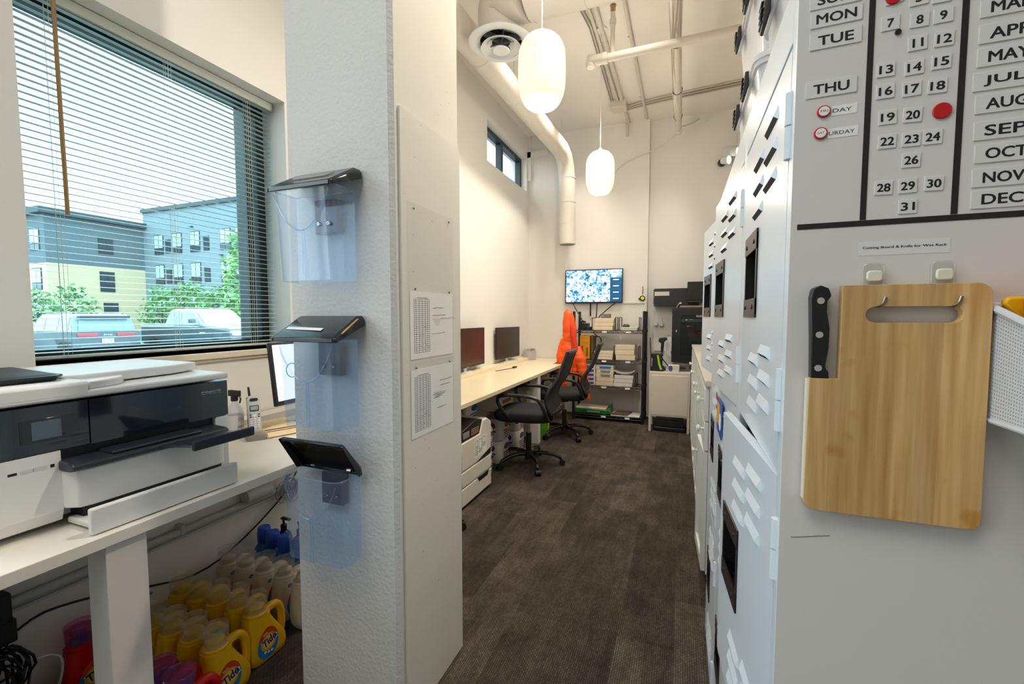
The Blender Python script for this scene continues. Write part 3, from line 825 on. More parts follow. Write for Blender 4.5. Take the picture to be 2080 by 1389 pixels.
# ---------------------------------------------------------------- detergent bottles in rows on the floor
JUG = {}
def make_jug(kind, label, loc, group):
    colr, capt, capin = {'yellow': ('E8B70C', (.97, .96, .90), 'D8B41C'), 'white': ('E2DDD2', (.96, .95, .94), 'D8D4CC'), 'red': ('C00D18', (.90, .62, .80), '2334A0')}[kind]
    root = thing('detergent_bottle', label, 'bottle', loc, 0, group)
    m = M(kind + '_jug', colr, .35, var=.03)
    rings = []
    for z, l, r, d in ((0, -.068, .064, .034), (.008, -.078, .074, .041), (.03, -.084, .080, .0445), (.06, -.0865, .078, .045), (.09, -.087, .063, .045), (.12, -.084, .044, .045), (.15, -.081, .026, .044), (.175, -.078, .014, .042), (.190, -.076, .012, .042), (.194, -.076, .012, .042)):
        rings.append([(px, (l + r) / 2 + py, z) for px, py in rrect(2 * d, r - l, .030 if z > .005 else .028, 5)])
    MB().loft(rings).build('jug', m, root, smooth=60)
    MB().tube([(0, -.005, .176), (0, .020, .186), (0, .050, .188), (0, .072, .170), (0, .082, .138), (0, .083, .10), (0, .079, .062), (0, .070, .045)], [.018, .0165, .0155, .0150, .0150, .0155, .0165, .018], 12, sm=2).build('handle', m, root)
    # pouring neck and clear dosing cap
    mb = MB().lathe([(.041, .192), (.0425, .196), (.0425, .205), (.037, .209)], 24, c=(0, -.032, 0))
    mb.lathe([(.030, .207), (.030, .226), (.012, .238)], 18, c=(0, -.032, 0), m=1)
    mb.build('spout', [m, M(kind + '_spout', capin, .4, var=.1, vscale=60)], root)
    cl = clear_mat(kind + '_cap_plastic', capt, .08, .05, (.85, .85, .85) if kind != 'red' else (.7, .35, .65))
    mb = MB().lathe([(.0415, .2075), (.0425, .23), (.0445, .272), (.043, .2735), (.0412, .270), (.0392, .232), (.0388, .209)], 28, c=(0, -.032, 0), caps=False)
    mb.lathe([(.0005, .2545), (.041, .2545), (.041, .2562), (.0005, .2562)], 24, c=(0, -.032, 0), caps=False)
    mb.build('dosing_cap', cl, root)
    # printed label on the broad side
    mb = MB()
    X0 = .0456
    def patch(fn, m, x, n=26, a0=0, a1=6.2832):
        mb.add([(x,) + fn(a0 + (a1 - a0) * i / n) for i in range(n + 1)] , [tuple(range(n + 1))], m)
    egg = lambda cy, cz, ry, rz: (lambda a: (cy + ry * math.cos(a) * (1 - .12 * math.sin(a)), cz + rz * math.sin(a)))
    patch(egg(-.018, .080, .046, .062), 0, X0, a0=-3.5, a1=.36)
    patch(egg(-.018, .080, .046, .062), 1, X0, a0=.36, a1=2.79)
    patch(egg(-.016, .084, .034, .034), 2, X0 + .0004)
    patch(egg(-.016, .084, .026, .026), 3, X0 + .0008)
    T = frame((X0 + .0014, -.014, .088), (0, 1, .30), (0, -.30, 1))
    mb.text('Tide', T, .060, .034, 5, bold=.03)
    mb.text('Tide', frame((X0 + .0011, -.0128, .0865), (0, 1, .30), (0, -.30, 1)), .070, .038, 4)
    for dy, dz in ((-.032, .048), (-.018, .042), (-.004, .040)):
        mb.at(frame((X0 + .0008, dy, dz), (0, 1, 0), (0, 0, 1))).prism(rrect(.010, .010, .005), 0, .0002, 'z', 4); mb.at()
    if kind != 'red':
        mb.at(frame((X0 + .0008, -.022, .122), (0, 1, .25), (0, -.25, 1)))
        mb.text('90%', Matrix.Translation((-.008, 0, 0)), .022, .010, 4); mb.at()
    lab = [M('label_sky_blue', '2F7FC4', .35, var=.25, vscale=45), M('label_orange_red', 'D2481C', .35), M('label_orange', 'F0A020', .35), M('label_yellow', 'F6D040', .35), M('label_white', 'F0F0F0', .35), M('label_navy', '2A2A78', .35)]
    mb.build('label', lab, root, smooth=0)
    if kind == 'white':
        mb = MB()
        mb.at(frame((.0430, -.045, .165), (0, 1, 0), (0, 0, 1))).prism(rrect(.020, .015, .0075, 6), 0, .0008, 'z'); mb.at()
        mb.text('HE', frame((.0440, -.045, .165), (0, 1, 0), (0, 0, 1)), .012, .007, 1)
        mb.build('seal', [M('seal_blue', '2A4A90', .4), M('label_white', 'F0F0F0', .35)], root, smooth=0)
    return root
ordn = ['outermost', 'second', 'third', 'fourth', 'fifth']
def rowof(kind, xs, y, labels, group):
    base = None
    for x, lab, dy in zip(xs, labels, (0, .004, -.004, -.01, -.02)):
        loc = (x, y + dy, 0)
        base = make_jug(kind, lab, loc, group) if kind not in JUG else dup(JUG[kind], loc, 0, lab, group)
        JUG.setdefault(kind, base)
Gy, Gw, Gr = 'yellow detergent bottles under the window desk', 'white detergent bottles under the window desk', 'red detergent bottles under the window desk'
rowof('yellow', (-1.545, -1.649, -1.752, -1.855, -1.955), 1.222, ['yellow detergent bottle at the aisle end of the row beside the white ones'] +
      [o + ' from the aisle of the yellow detergent bottles in the row beside the white ones' for o in ordn[1:4]] + ['yellow detergent bottle against the wall in the row beside the white ones'], Gy)
rowof('yellow', (-1.520, -1.640, -1.742, -1.845), 1.043, ['yellow detergent bottle at the aisle end of the row beside the red ones'] +
      [o + ' from the aisle of the yellow detergent bottles in the row beside the red ones' for o in ordn[1:3]] + ['yellow detergent bottle half hidden behind the desk leg'], Gy)
rowof('red', (-1.425, -1.527, -1.630), .866, ['red detergent bottle with pink clear cap at the aisle end of its row'] + ['second red detergent bottle from the aisle, pink clear cap with blue spout', 'third red detergent bottle from the aisle, beside the desk leg'], Gr)
dup(JUG['red'], (-1.985, .881, 0), 0, 'red detergent bottle alone by the wall, beyond the desk leg', Gr)
rowof('white', (-1.540, -1.655, -1.768, -1.880, -1.985), 1.452, ['white detergent bottle at the aisle end of its row, touching the column in view', 'second white detergent bottle from the aisle, label showing',
      'third white detergent bottle from the aisle', 'fourth white detergent bottle from the aisle, before the wall one', 'white detergent bottle against the wall'], Gw)

BB = M('blue_bottle_plastic', '1B6FC0', .3, var=.05)
BBC = M('blue_cap_plastic', '1E55C8', .35, var=.05)
base = None
for x, y, lab in ((-2.02, 1.62, 'blue bottle with blue cap standing against the wall'), (-1.935, 1.60, 'second blue bottle from the wall, behind the white detergent'),
                  (-1.84, 1.59, 'third blue bottle from the wall, with a glossy shoulder'), (-1.745, 1.60, 'last blue bottle from the wall, half behind the column bin')):
    if base is None:
        base = thing('fabric_softener_bottle', lab, 'bottle', (x, y, 0), 0, 'blue bottles behind the white detergent')
        rings = [[(px * k, py * k, zz) for px, py in rrect(.078, .10, .03, 5)] for zz, k in ((0, .9), (.012, 1), (.13, 1.0), (.165, .9), (.185, .62), (.19, .6))]
        MB().loft(rings).build('bottle', BB, base)
        MB().lathe([(.031, .19), (.033, .195), (.034, .235), (.031, .262), (.027, .268), (.001, .268)], 22).build('cap', BBC, base)
    else:
        dup(base, (x, y, 0), 0, lab)
base = None
for x, y, lab in ((-1.985, 1.71, 'black pump bottle standing nearer the wall behind the blue bottles'), (-1.86, 1.70, 'black pump bottle with slim nozzle beside the column, behind the blue bottles')):
    if base is None:
        base = thing('pump_bottle', lab, 'bottle', (x, y, 0), 0, 'black pump bottles behind the blue bottles')
        MB().lathe([(.038, 0), (.041, .008), (.041, .17), (.034, .195), (.016, .212), (.015, .225)], 22).build('bottle', BLACK_PLASTIC, base)
        MB().cyl((0, 0, .225), (0, 0, .245), .016).cyl((0, 0, .245), (0, 0, .272), .006).loft([[(xx, yy, zz) for xx, yy in ((-.012, -.01), (-.012, .01), (.05, .006), (.05, -.006))] for zz in (.272, .284)]).build('pump', BLACK_PLASTIC, base, bevel=.003)
    else:
        dup(base, (x, y, 0), R(-40), lab)
t = thing('plastic_bag', 'small blue plastic bag corner standing by the desk leg', 'bag', (-1.95, 1.02, 0))
MB(t).loft([[(-1.99, .99, 0), (-1.94, .985, 0), (-1.93, 1.04, 0), (-1.99, 1.04, 0)], [(-1.98, 1.0, .14), (-1.95, 1.0, .14), (-1.945, 1.03, .14), (-1.98, 1.03, .14)], [(-1.972, 1.005, .245), (-1.958, 1.0, .262), (-1.955, 1.025, .255), (-1.97, 1.025, .24)]]).build('sack', BB, t)
MB(t).tube([(-1.97, 1.01, .245), (-1.96, 1.03, .28), (-1.955, 1.06, .262)], .006, 6).build('knot', BB, t)
# ================================================================ wall bins on the column
BIN_G = clear_mat('bin_clear_plastic', (.86, .93, 1.0), .09, .05, (.55, .68, .95), .10)
LIDM = M('bin_lid_smoke', '0C1218', .16, coat=.15, var=.05)
BRK = M('bin_bracket_dark', '0C1224', .4)
def wall_bin(label, z0, open_lid, strip):
    t = thing('wall_bin', label, 'bin', (-1.065, PY0, z0), 0, 'clear bins fixed to the column')
    x0, x1 = -.118, .118      # local: x across, y from the column (negative toward the room), z up
    yb, yf0, yf1 = -.030, -.112, -.128
    H_ = .275
    def ring(zz, yf, ins=0.0):
        r = .028; q = [(x1, yb, zz), (x0, yb, zz)]
        q += [(x0 + r - r * math.cos(R(t)), yf + r - r * math.sin(R(t)), zz) for t in range(0, 91, 15)]
        q += [(x1 - r + r * math.sin(R(t)), yf + r - r * math.cos(R(t)), zz) for t in range(0, 91, 15)]
        return q
    fr = lambda zz: yf0 + (yf1 - yf0) * zz / H_
    mb = MB()
    outer = [ring(zz, fr(zz)) for zz in (0, .1, H_ - .03, H_)]
    mb.loft(outer, caps=False)
    mb.add(outer[0], [tuple(range(len(outer[0])))])
    mb.box(-.006, -.003, fr(.1) - .003, fr(.1) - .0005, .004, .15).box(.003, .006, fr(.1) - .003, fr(.1) - .0005, .004, .15)
    # curved overlay edge on the front wall
    mb.tube([(x0 + .012 + (x1 - x0 - .024) * i / 20, fr(.22) - .002, .262 - .115 * math.sin(math.pi * i / 20) ** .75) for i in range(21)], .0022, 6)
    mb.tube(ring(H_, fr(H_)), .0022, 6, closed=True)
    mb.build('bin', BIN_G, t, smooth=40)
    MB().box(-.045, .045, -.0285, 0, .155, .262).build('mounting_bracket', BRK, t, bevel=.003)
    mb = MB()
    for x in (-.022, .018): mb.cyl((x, -.033, .185), (x, -.038, .185), .007, .005, 12)
    mb.build('screws', CHROME, t)
    # lid: a shallow sloped cover
    prof = [(-.136, 0), (-.136, .014), (-.030, .078), (-.004, .080), (-.004, .064)]
    T0 = Matrix.Translation((0, 0, H_ - .006))
    if open_lid:
        T0 = Matrix.Translation((0, -.030, H_ + .002)) @ Matrix.Rotation(R(-80), 4, 'X') @ Matrix.Translation((0, .010, -.070))
    mb.at(T0)
    w = .129
    inner = [(-.008, .062), (-.008, .070), (-.030, .070), (-.129, .010), (-.129, .0), (-.136, 0)]
    shell = prof[1:] + inner
    mb.loft([[(x, y, z) for y, z in shell] for x in (-w + .012, w - .012)])
    for s_ in (-1, 1):
        mb.loft([[(s_ * (w - .012), y, z) for y, z in prof], [(s_ * (w - .002), y * .97 - .002, z * .86) for y, z in prof], [(s_ * w, y * .93 - .004, z * .75) for y, z in prof]])
    lid = mb.build('lid', LIDM, t, bevel=.004, smooth=40)
    ang = math.atan2(.064, .106)
    if not open_lid:
        mb = MB().at(T0 @ frame((0, -.075, .0515), (1, 0, 0), (0, math.cos(ang), math.sin(ang))))
        if strip == 'paper':
            mb.at(T0 @ frame((-.03, -.096, .0392), (1, -.05, -.02), (.0, math.cos(ang), math.sin(ang)))).prism(rrect(.15, .014, .001), 0, .0008, 'z')
            mb.build('label_strip', PAPER, lid)
            mb = MB().at(T0 @ frame((.122, -.07, .046), (0, math.cos(ang), math.sin(ang)), (-1, 0, 0))).prism(rrect(.085, .014, .002), .001, .003, 'z')
            mb.build('side_strip', M('kraft_strip', 'B98A55', .6), lid)
        else:
            mb.at(T0 @ frame((-.02, -.070, .0548), (1, 0, 0), (0, math.cos(ang), math.sin(ang)))).prism(rrect(.17, .05, .012), 0, .0006, 'z')
            mb.build('lid_inset', M('lid_smoke_grey', '5A6068', .2, coat=.3), lid)
    else:
        mb = MB()
        for x in (-.075, .075): mb.cyl((x - .008, -.03, H_ + .004), (x + .008, -.03, H_ + .004), .006)
        mb.build('hinge', CHROME, t)
    return t
wall_bin('topmost clear bin on the column, smoky lid shut', 1.478, False, 'inset')
wall_bin('middle clear bin on the column with a white strip on its shut lid', 1.022, False, 'paper')
wall_bin('lowest clear bin on the column with its black lid raised', .592, True, None)

# ---------------------------------------------------------------- acrylic sheet holders on the column's panel
ACR = clear_mat('acrylic_sheet', (.99, .99, .99), .015, .03, (.8, .8, .8), .04)
FORM = M('form_lines', '2A2A2E', .8)
rs = random.Random(21)
def holder(label, y0, y1, z0, z1, rows, notes, sag):
    X0 = PX1 + .0082 if z1 < 2 else PX1
    t = thing('sheet_holder', label, 'sign holder', (X0, (y0 + y1) / 2, z0), 0, 'acrylic holders on the column panel')
    if rows:
        xs = X0 + .0015
        sh = MB(t).box(X0 + .0004, xs, y0 + .008, y1 - .004, z0 + .002, z1 - .025).build('form_sheet', PAPER, t, smooth=0)
        mb = MB(t)
        ty0, ty1, tz0, tz1 = y0 + .03, y0 + .125, z0 + .022, z1 - .05
        F = lambda a, b, c, d, m=0: mb.box(xs, xs + .0003, a, b, c, d, m)
        for k in range(rows + 1):
            z = tz0 + (tz1 - tz0) * k / rows; F(ty0, ty1, z - .0005, z + .0005)
        for k, u in enumerate((0, .12, .32, .52, .72, .86, 1)):
            y = ty0 + (ty1 - ty0) * u; F(y - .0005, y + .0005, tz0, tz1)
        F(ty0 + .02, ty1 - .01, tz1 + .004, tz1 + .0056)
        for k in range(notes):          # illegible handwriting: short loose strokes
            y = rs.uniform(ty1 + .012, y1 - .09); z = rs.uniform(tz0 + .05, tz1 - .02)
            L = rs.uniform(.05, .11)
            pts = [(xs + .0004, y + L * i / 26, z + .10 * L * i / 26 * .2 + rs.uniform(-.0022, .0022)) for i in range(27)]
            mb.tube(pts, .0005, 4)
        for k in range(26):
            y = rs.uniform(ty0 + .005, ty1 - .005); z = rs.uniform(tz0 + .01, tz0 + (tz1 - tz0) * .55)
            mb.tube([(xs + .0004, y + .0012 * i, z + rs.uniform(-.0015, .0015)) for i in range(5)], .0003, 4)
        for k in range(5):
            z = tz0 + (tz1 - tz0) * .62 - .005 * k
            F(ty1 + .02 + .004 * k, ty1 + .075 - .003 * k, z, z + .0008)
        mb.build('printed_table', FORM, sh, smooth=0)
    MB(t).box(X0 + (.0020 if rows else .0004), X0 + .0045, y0, y1, z0, z1).build('acrylic_sheet', ACR, t, bevel=.0006, smooth=0)
    mb = MB(t)
    for y in (y0 + .035, y1 - .032):
        mb.cyl((X0 + .0046, y, z1 - .018), (X0 + .0062, y, z1 - .018), .0042, .003, 12)
    mb.build('screws', M('steel_screw', '5E5A55', .35, metal=.9), t)
holder('topmost acrylic holder on the column panel, empty', 1.195, 1.490, 1.482, 1.735, 0, 0, 0)
holder('middle acrylic holder on the column panel with a half filled form', 1.198, 1.490, 1.225, 1.476, 26, 4, 0)
holder('lowest acrylic holder on the column panel with a filled in form', 1.198, 1.490, .960, 1.216, 30, 6, 0)
# ================================================================ lockers
LOCK = M('locker_white_enamel', 'D4DDE4', .3, coat=.12, var=.015, spec=.4)
SIDEP = M('locker_enamel_side_light', 'D9D6D1', .4, var=.02)  # same enamel as the doors; the side's more neutral light is put into the colour
SLOT = M('louvre_shadow_gap', '20262C', .6)
CUP = M('latch_cup_dark', '241C1A', .35)
CUPB = M('latch_cup_black', '0A0A0B', .5)
LFX, LBX, LW, LTOP = .127, .590, .465, 1.80
TIERS = ((.028, .586), (.592, 1.151), (1.157, 1.716))
def locker(label, y0, ajar):
    t = thing('locker', label, 'locker', (LFX, y0, 0), 0, 'bank of white lockers')
    y1 = y0 + LW
    mb = MB(t)
    mb.box(LFX, LBX, y0, y0 + .004, .0, LTOP).box(LFX, LBX, y1 - .004, y1, 0, LTOP).box(LBX - .004, LBX, y0, y1, 0, LTOP)
    for z in (.022, .588, 1.153, LTOP - .006): mb.box(LFX + .018, LBX, y0 + .004, y1 - .004, z - .002, z + .002)
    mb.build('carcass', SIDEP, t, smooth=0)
    mb = MB(t).box(LFX, LFX + .018, y0 + .004, y0 + .026, 0, LTOP).box(LFX, LFX + .018, y1 - .016, y1 - .004, 0, LTOP)
    mb.box(LFX, LFX + .018, y0 + .026, y1 - .016, 1.722, LTOP).box(LFX, LFX + .018, y0 + .026, y1 - .016, 0, .024)
    mb.box(LFX + .001, LFX + .018, y0 + .026, y1 - .016, .587, .591).box(LFX + .001, LFX + .018, y0 + .026, y1 - .016, 1.152, 1.156)
    mb.build('front_frame', LOCK, t, bevel=.0015)
    dw = LW - .026 - .016 - .004
    for (za, zb), ang in zip(TIERS, ajar):
        h = zb - za
        # hinge line at the near edge; local y runs along the door, -x is the room side
        ca, cb, cz0, cz1 = .232, .368, .216, .366
        mb = MB()
        vs_, fs_ = solid_from_outline([(0, 0), (dw, 0), (dw, h), (0, h)], [[(ca, cz0), (ca, cz1), (cb, cz1), (cb, cz0)]], .016, 'x')
        mb.add(vs_, fs_)
        for top in (1, 0):
            for c in (0, 1):
                for k in range(3):
                    ya = .082 + c * .112 + (.0 if top else .0)
                    z = (h - .052 - k * .044 - c * .022) if top else (.148 - k * .042 - c * .022)
                    x = -.008
                    a, b_, d_ = ya, ya + .086, .0055
                    v = [(x, a, z + .017), (x, b_, z + .017), (x - d_, a + .005, z + .003), (x - d_, b_ - .005, z + .003), (x, a, z - .003), (x, b_, z - .003)]
                    mb.add(v, [(0, 1, 3, 2), (0, 2, 4), (1, 5, 3)], 0)
                    mb.add(v, [(2, 3, 5, 4)], 1)
        d = mb.build('door', [LOCK, SLOT], t, smooth=0, recalc=False, loc=(.008, .028, za))
        bm = bmesh.new(); bm.from_mesh(d.data); bmesh.ops.recalc_face_normals(bm, faces=bm.faces); bm.to_mesh(d.data); bm.free()
        d.rotation_euler = (0, 0, R(ang))
        # recessed latch cup with its two screw plates
        mb = MB()
        w0, w1 = ca - .002, cb + .002
        mb.box(-.010, .05, ca, ca + .003, cz0, cz1, 1).box(-.010, .05, cb - .003, cb, cz0, cz1, 1).box(.047, .05, ca, cb, cz0, cz1, 1).box(-.010, .05, ca, cb, cz1 - .003, cz1, 1).box(-.010, .05, ca, cb, cz0, cz0 + .003, 1)
        for zc0, zc1 in ((cz1 - .030, cz1 + .006), (cz0 - .006, cz0 + .030)):
            mb.box(-.0115, -.008, ca - .006, cb + .006, zc0, zc1, 0)
        mb.box(-.0105, -.008, ca - .006, ca + .004, cz0, cz1, 0).box(-.0105, -.008, cb - .004, cb + .006, cz0, cz1, 0)
        for y in (ca + .022, cb - .022):
            for z in (cz0 + .014, cz1 - .014): mb.cyl((-.0115, y, z), (-.0135, y, z), .005, .004, 8, 2)
        mb.build('latch_cup', [CUP, CUPB, M('latch_screw', '3A3230', .3, metal=.8)], d, smooth=0)
        for z in (h - .10, .10):
            mb = MB().cyl((-.008, -.004, z - .042), (-.008, -.004, z - .001), .0065, n=10).cyl((-.008, -.004, z + .001), (-.008, -.004, z + .042), .0065, n=10)
            mb.build('hinge', LOCK, d)
    return t
locker('white locker column with the magnet calendar and cutting board on its side', .653, (0, 4.4, 0))
locker('middle white locker column of the bank, blue magnet on its door', .653 + LW, (0, .8, 4.2))
locker('last white locker column of the bank, beside the slatted counter cabinets', .653 + 2 * LW, (0, 0, 6.0))

mg = thing('promotional_magnet', 'blue and yellow oblong magnet on the middle locker door', 'magnet', (.110, 1.47, 1.06))
def Tm(y, z, x=.1105): return frame((x, y, z), (0, -1, 0), (0, 0, 1))
mb = MB(mg).plate(Tm(1.47, 1.06, .117), .17, .105, .0025, .012, 0)
mb.plate(Tm(1.49, 1.068, .1144), .09, .066, .0006, .008, 1).plate(Tm(1.42, 1.055, .1138), .05, .05, .0006, .02, 2)
mb.build('face', [M('magnet_blue', '1D56B8', .35), M('magnet_yellow', 'E8B020', .35), PAPER], mg, smooth=0)
mg2 = tag(MB().plate(Tm(1.74, 1.07, .127), .05, .07, .0015, .02).build('oval_magnet', M('magnet_red_green', 'B8443A', .4, var=.6, vscale=40)), 'small oval magnet on the last locker door', 'magnet')

# ---------------------------------------------------------------- clear bins stacked on the lockers
CLB = clear_mat('tote_clear_plastic', (.96, .97, .98), .55, .05, (.95, .95, .97), .2)
LATCH = M('tote_latch_black', '1E1A1E', .45)
def tote(label, y, z, base=[None]):
    if base[0] is not None:
        return dup(base[0], (.33, y, z), 0, label)
    t = base[0] = thing('storage_tote', label, 'bin', (.33, y, z), 0, 'clear totes on top of the lockers')
    L, W_, H_ = .43, .33, .215
    rings = [[(px * k, py * k, zz) for px, py in rrect(W_, L, .035, 4)] for zz, k in ((0, .86), (.01, .88), (H_ - .012, .98), (H_ - .012, 1.02), (H_, 1.02))]
    inner = [[(px * k, py * k, zz) for px, py in rrect(W_, L, .035, 4)] for zz, k in ((H_, .97), (.02, .865))]
    MB().loft(rings + inner).build('tub', CLB, t)
    rings = [[(px * k, py * k, zz) for px, py in rrect(W_, L, .04, 4)] for zz, k in ((H_, 1.05), (H_ + .012, 1.05), (H_ + .020, 1.0), (H_ + .028, .93))]
    MB().loft(rings).build('lid', CLB, t)
    for yy in (-.10, .10):
        mb = MB().prism([(-.172, H_ + .018), (-.182, H_ + .018), (-.187, H_ - .045), (-.180, H_ - .048), (-.172, H_ - .02)], yy - .022, yy + .022, 'y')
        for k in range(4): mb.box(-.190, -.184, yy - .019, yy + .019, H_ - .04 + k * .013, H_ - .035 + k * .013)
        mb.build('latch', LATCH, t, bevel=.003)
    return t
tote('lower clear tote on the first locker column', .985, 1.801)
tote('upper clear tote over the first locker column', .965, 2.047)
tote('lower clear tote at the joint of the second and third locker columns', 1.50, 1.801)
tote('upper clear tote at the joint of the second and third locker columns', 1.515, 2.047)

# ---------------------------------------------------------------- magnets on the locker side
SY = .653
TILE = M('magnet_tile_white', 'DCDCD8', .45, var=.02)
TAPE = M('black_tape', '1D1714', .5)
def Ts(x, z, y=SY, rz=0): return frame((x, y, z), (math.cos(rz), 0, math.sin(rz)), (-math.sin(rz), 0, math.cos(rz)))
def strip(label, x0, x1, z0, z1):
    tag(MB().box(x0, x1, SY - .0006, SY, z0, z1).build('tape_strip', TAPE, smooth=0), label, 'tape', 'black tape lines of the calendar')
strip('vertical black tape line between day magnets and date magnets', .1985, .2045, 1.4855, 1.80)
strip('vertical black tape line between date magnets and month magnets', .2835, .2895, 1.4855, 1.80)
strip('horizontal black tape line under the calendar magnets', .134, .55, 1.4783, 1.4850)
def tile(name, label, txt, x, z, w, h, tw, th, group, rz=0.0):
    t = thing(name, label, 'magnet', (x, SY, z), 0, group)
    MB(t).at(Ts(x, z, SY, rz)).plate(Matrix(), w, h, .0012, .0008).build('tile', TILE, t, bevel=.0002)
    mb = MB(t)
    for k, (dx, dz) in enumerate(((0, 0), (-.00042, 0), (.00042, 0), (-.0002, .00022), (.0002, -.00022), (-.0002, -.00022), (.0002, .00022))):
        mb.text(txt, Ts(x, z, SY, rz) @ Matrix.Translation((dx, dz, 0)), tw, th, 0, depth=.0013 + k * .00002)
    mb.build('lettering', INK, t, smooth=0)
    return t
days = [('SUN', .1645, 1.7515), ('MON', .166, 1.7297), ('TUE', .1662, 1.7041), ('THU', .1636, 1.647)]
for s_, x, z in days:
    tile('day_magnet', 'white day magnet reading ' + s_, s_, x, z, .052, .0193, {'SUN': .036, 'MON': .040, 'TUE': .0355, 'THU': .036}[s_], .0108, 'day magnets', R(.5))
dates = [('5', 0.2444, 1.7312), ('6', 0.2652, 1.7292), ('7', 0.2192, 1.7093), ('8', 0.2461, 1.7069), ('9', 0.2671, 1.7069), ('11', 0.2454, 1.6815), ('12', 0.2691, 1.6811), ('13', 0.2171, 1.6575), ('14', 0.2435, 1.6550), ('15', 0.2677, 1.6566), ('16', 0.2176, 1.6328), ('17', 0.2422, 1.6312), ('18', 0.2653, 1.6304), ('19', 0.2208, 1.6027), ('20', 0.2442, 1.6017), ('22', 0.2215, 1.5750), ('23', 0.2442, 1.5744), ('24', 0.2635, 1.5742), ('26', 0.2450, 1.5504), ('28', 0.2203, 1.5216), ('29', 0.2430, 1.5214), ('30', 0.2670, 1.5217), ('31', 0.2440, 1.4977)]
for s_, x, z in dates:
    tile('date_magnet', 'small white date magnet reading ' + s_, s_, x, z, .0172, .0163, (.0092 if s_ == '11' else .0124) if len(s_) > 1 else .0058, .0092, 'date magnets', R(rs.uniform(-2, 2)))
tile('date_magnet', 'small white date magnet reading 4, tilted on a red chip', '4', .2215, 1.7385, .0172, .0163, .0055, .0088, 'date magnets', R(8))
months = [('MAR', 0.2985, 1.7056), ('APR', 0.2988, 1.6779), ('MAY', 0.2986, 1.6533), ('JUL', 0.2961, 1.6276), ('AUG', 0.2991, 1.6031), ('SEP', 0.2993, 1.5744), ('OCT', 0.3011, 1.5494), ('NOV', 0.3002, 1.5232), ('DEC', 0.3003, 1.4996)]
for s_, x, z in months:
    tile('month_magnet', 'white month magnet reading ' + s_, s_, x + .0262, z, .0524, .0198, .034, .0112, 'month magnets', 0)
REDC = M('red_chip', 'C4141C', .4, var=.06)
def chip(label, x, z, r, y=SY):
    t = thing('magnet_chip', label, 'magnet', (x, y, z), 0, 'red chips on the calendar')
    MB(t).at(Ts(x, z, y)).lathe([(r * .9, 0), (r, .0006), (r, .0018), (r * .92, .0026), (.0002, .0026)], 28).build('disc', REDC, t)
    return t
chip('solid red chip magnet standing on the date 21 spot', .2705, 1.602, .0088)
def ring_chip(label, x, z, txt):
    t = chip(label, x, z, .0072)
    MB(t).at(Ts(x, z, SY - .0026)).lathe([(.0056, 0), (.0056, .0003), (.0002, .0003)], 24).build('paper_face', PAPER, t, smooth=0)
    MB(t).text(txt, Ts(x, z, SY - .0030), .0075, .0026, 0).build('lettering', M('red_grey_ink', '8A5A56', .7), t, smooth=0)
ring_chip('red chip with paper face reading FRI', .1572, 1.6195, 'FRI')
ring_chip('red chip with paper face reading SAT', .1548, 1.5938, 'SAT')
t = chip('red chip magnet half covered by the tilted date 4', .2208, 1.7372, .0078, SY)
for txt, x0, x1, z in (('DAY', .1655, .191, 1.6190), ('URDAY', .1625, .193, 1.5925)):
    t = thing('word_strip', 'narrow white strip ending in ' + txt + ' beside a red chip', 'label', ((x0 + x1) / 2, SY, z), 0, 'printed strips beside the red chips')
    MB(t).at(Ts((x0 + x1) / 2, z)).plate(Matrix(), x1 - x0, .0115, .0004, .0005).build('strip', PAPER, t, smooth=0)
    MB(t).text(txt, Ts(x0 + .001, z, SY - .0006), .019 if txt == 'DAY' else .026, .0044, 0, align='l').build('lettering', M('grey_ink', '3A3A3A', .7), t, smooth=0)
tag(MB().at(Ts(.2268, 1.6975)).lathe([(.0030, 0), (.0032, .001), (.0024, .0028), (.0002, .003)], 18).build('round_magnet', M('black_magnet', '0C0C0D', .35)), 'tiny black round magnet below the date 7', 'magnet')
t = thing('printed_label', 'clear printed label above the cutting board hooks', 'label', (.242, SY, 1.451))
MB(t).at(Ts(.242, 1.4512)).plate(Matrix(), .086, .017, .0003, .001).build('strip', M('label_film', 'DEDEDC', .45), t, smooth=0)
mb = MB(t)
for dx in (-.00014, 0, .00014): mb.text('Cutting Board & Knife for Wet Rack', Ts(.2425 + dx, 1.4515, SY - .0004 - abs(dx) * .2), .079, .0036, 0)
mb.build('lettering', INK, t, smooth=0)
tag(MB().tube([(.140, SY - .0004, 1.081), (.152, SY - .0004, 1.0835), (.166, SY - .0004, 1.087), (.182, SY - .0004, 1.0905)], .0005, 4, sm=1).build('marker_streak', M('faint_marker', '8E8C8C', .8)),
    'thin grey scuff mark on the locker side below the cutting board', 'mark')

# ---------------------------------------------------------------- hooks, cutting board, knife, basket
HOOKC = clear_mat('hook_clear_plastic', (.98, .98, .96), .15, .06, (.95, .94, .9), .05)
def hook(label, x, hx):
    t = thing('adhesive_hook', label, 'hook', (x, SY, 1.41), 0, 'clear hooks holding the cutting board')
    MB(t).at(Ts(x, 1.4165)).plate(Matrix(), .023, .034, .004, .006).build('plate', HOOKC, t, bevel=.0012)
    MB(t).at(Ts(x, 1.4175, SY - .004)).plate(Matrix(), .016, .013, .004, .004).build('boss', M('hook_amber', 'E4E0CE', .3), t, bevel=.0015)
    MB(t).tube([(x - .006, SY - .006, 1.404), (x + .006, SY - .006, 1.404)], .0012, 8).tube([(hx - .0035, SY - .005, 1.404), (hx - .0035, SY - .006, 1.384), (hx - .0035, SY - .017, 1.3805), (hx + .001, SY - .0185, 1.384), (hx + .003, SY - .0185, 1.392)], .0017, 8, sm=2).build('wire_hook', M('hook_wire', '8A8478', .25, metal=.9), t)
hook('clear adhesive hook above the knife side of the cutting board', .214, .2185)
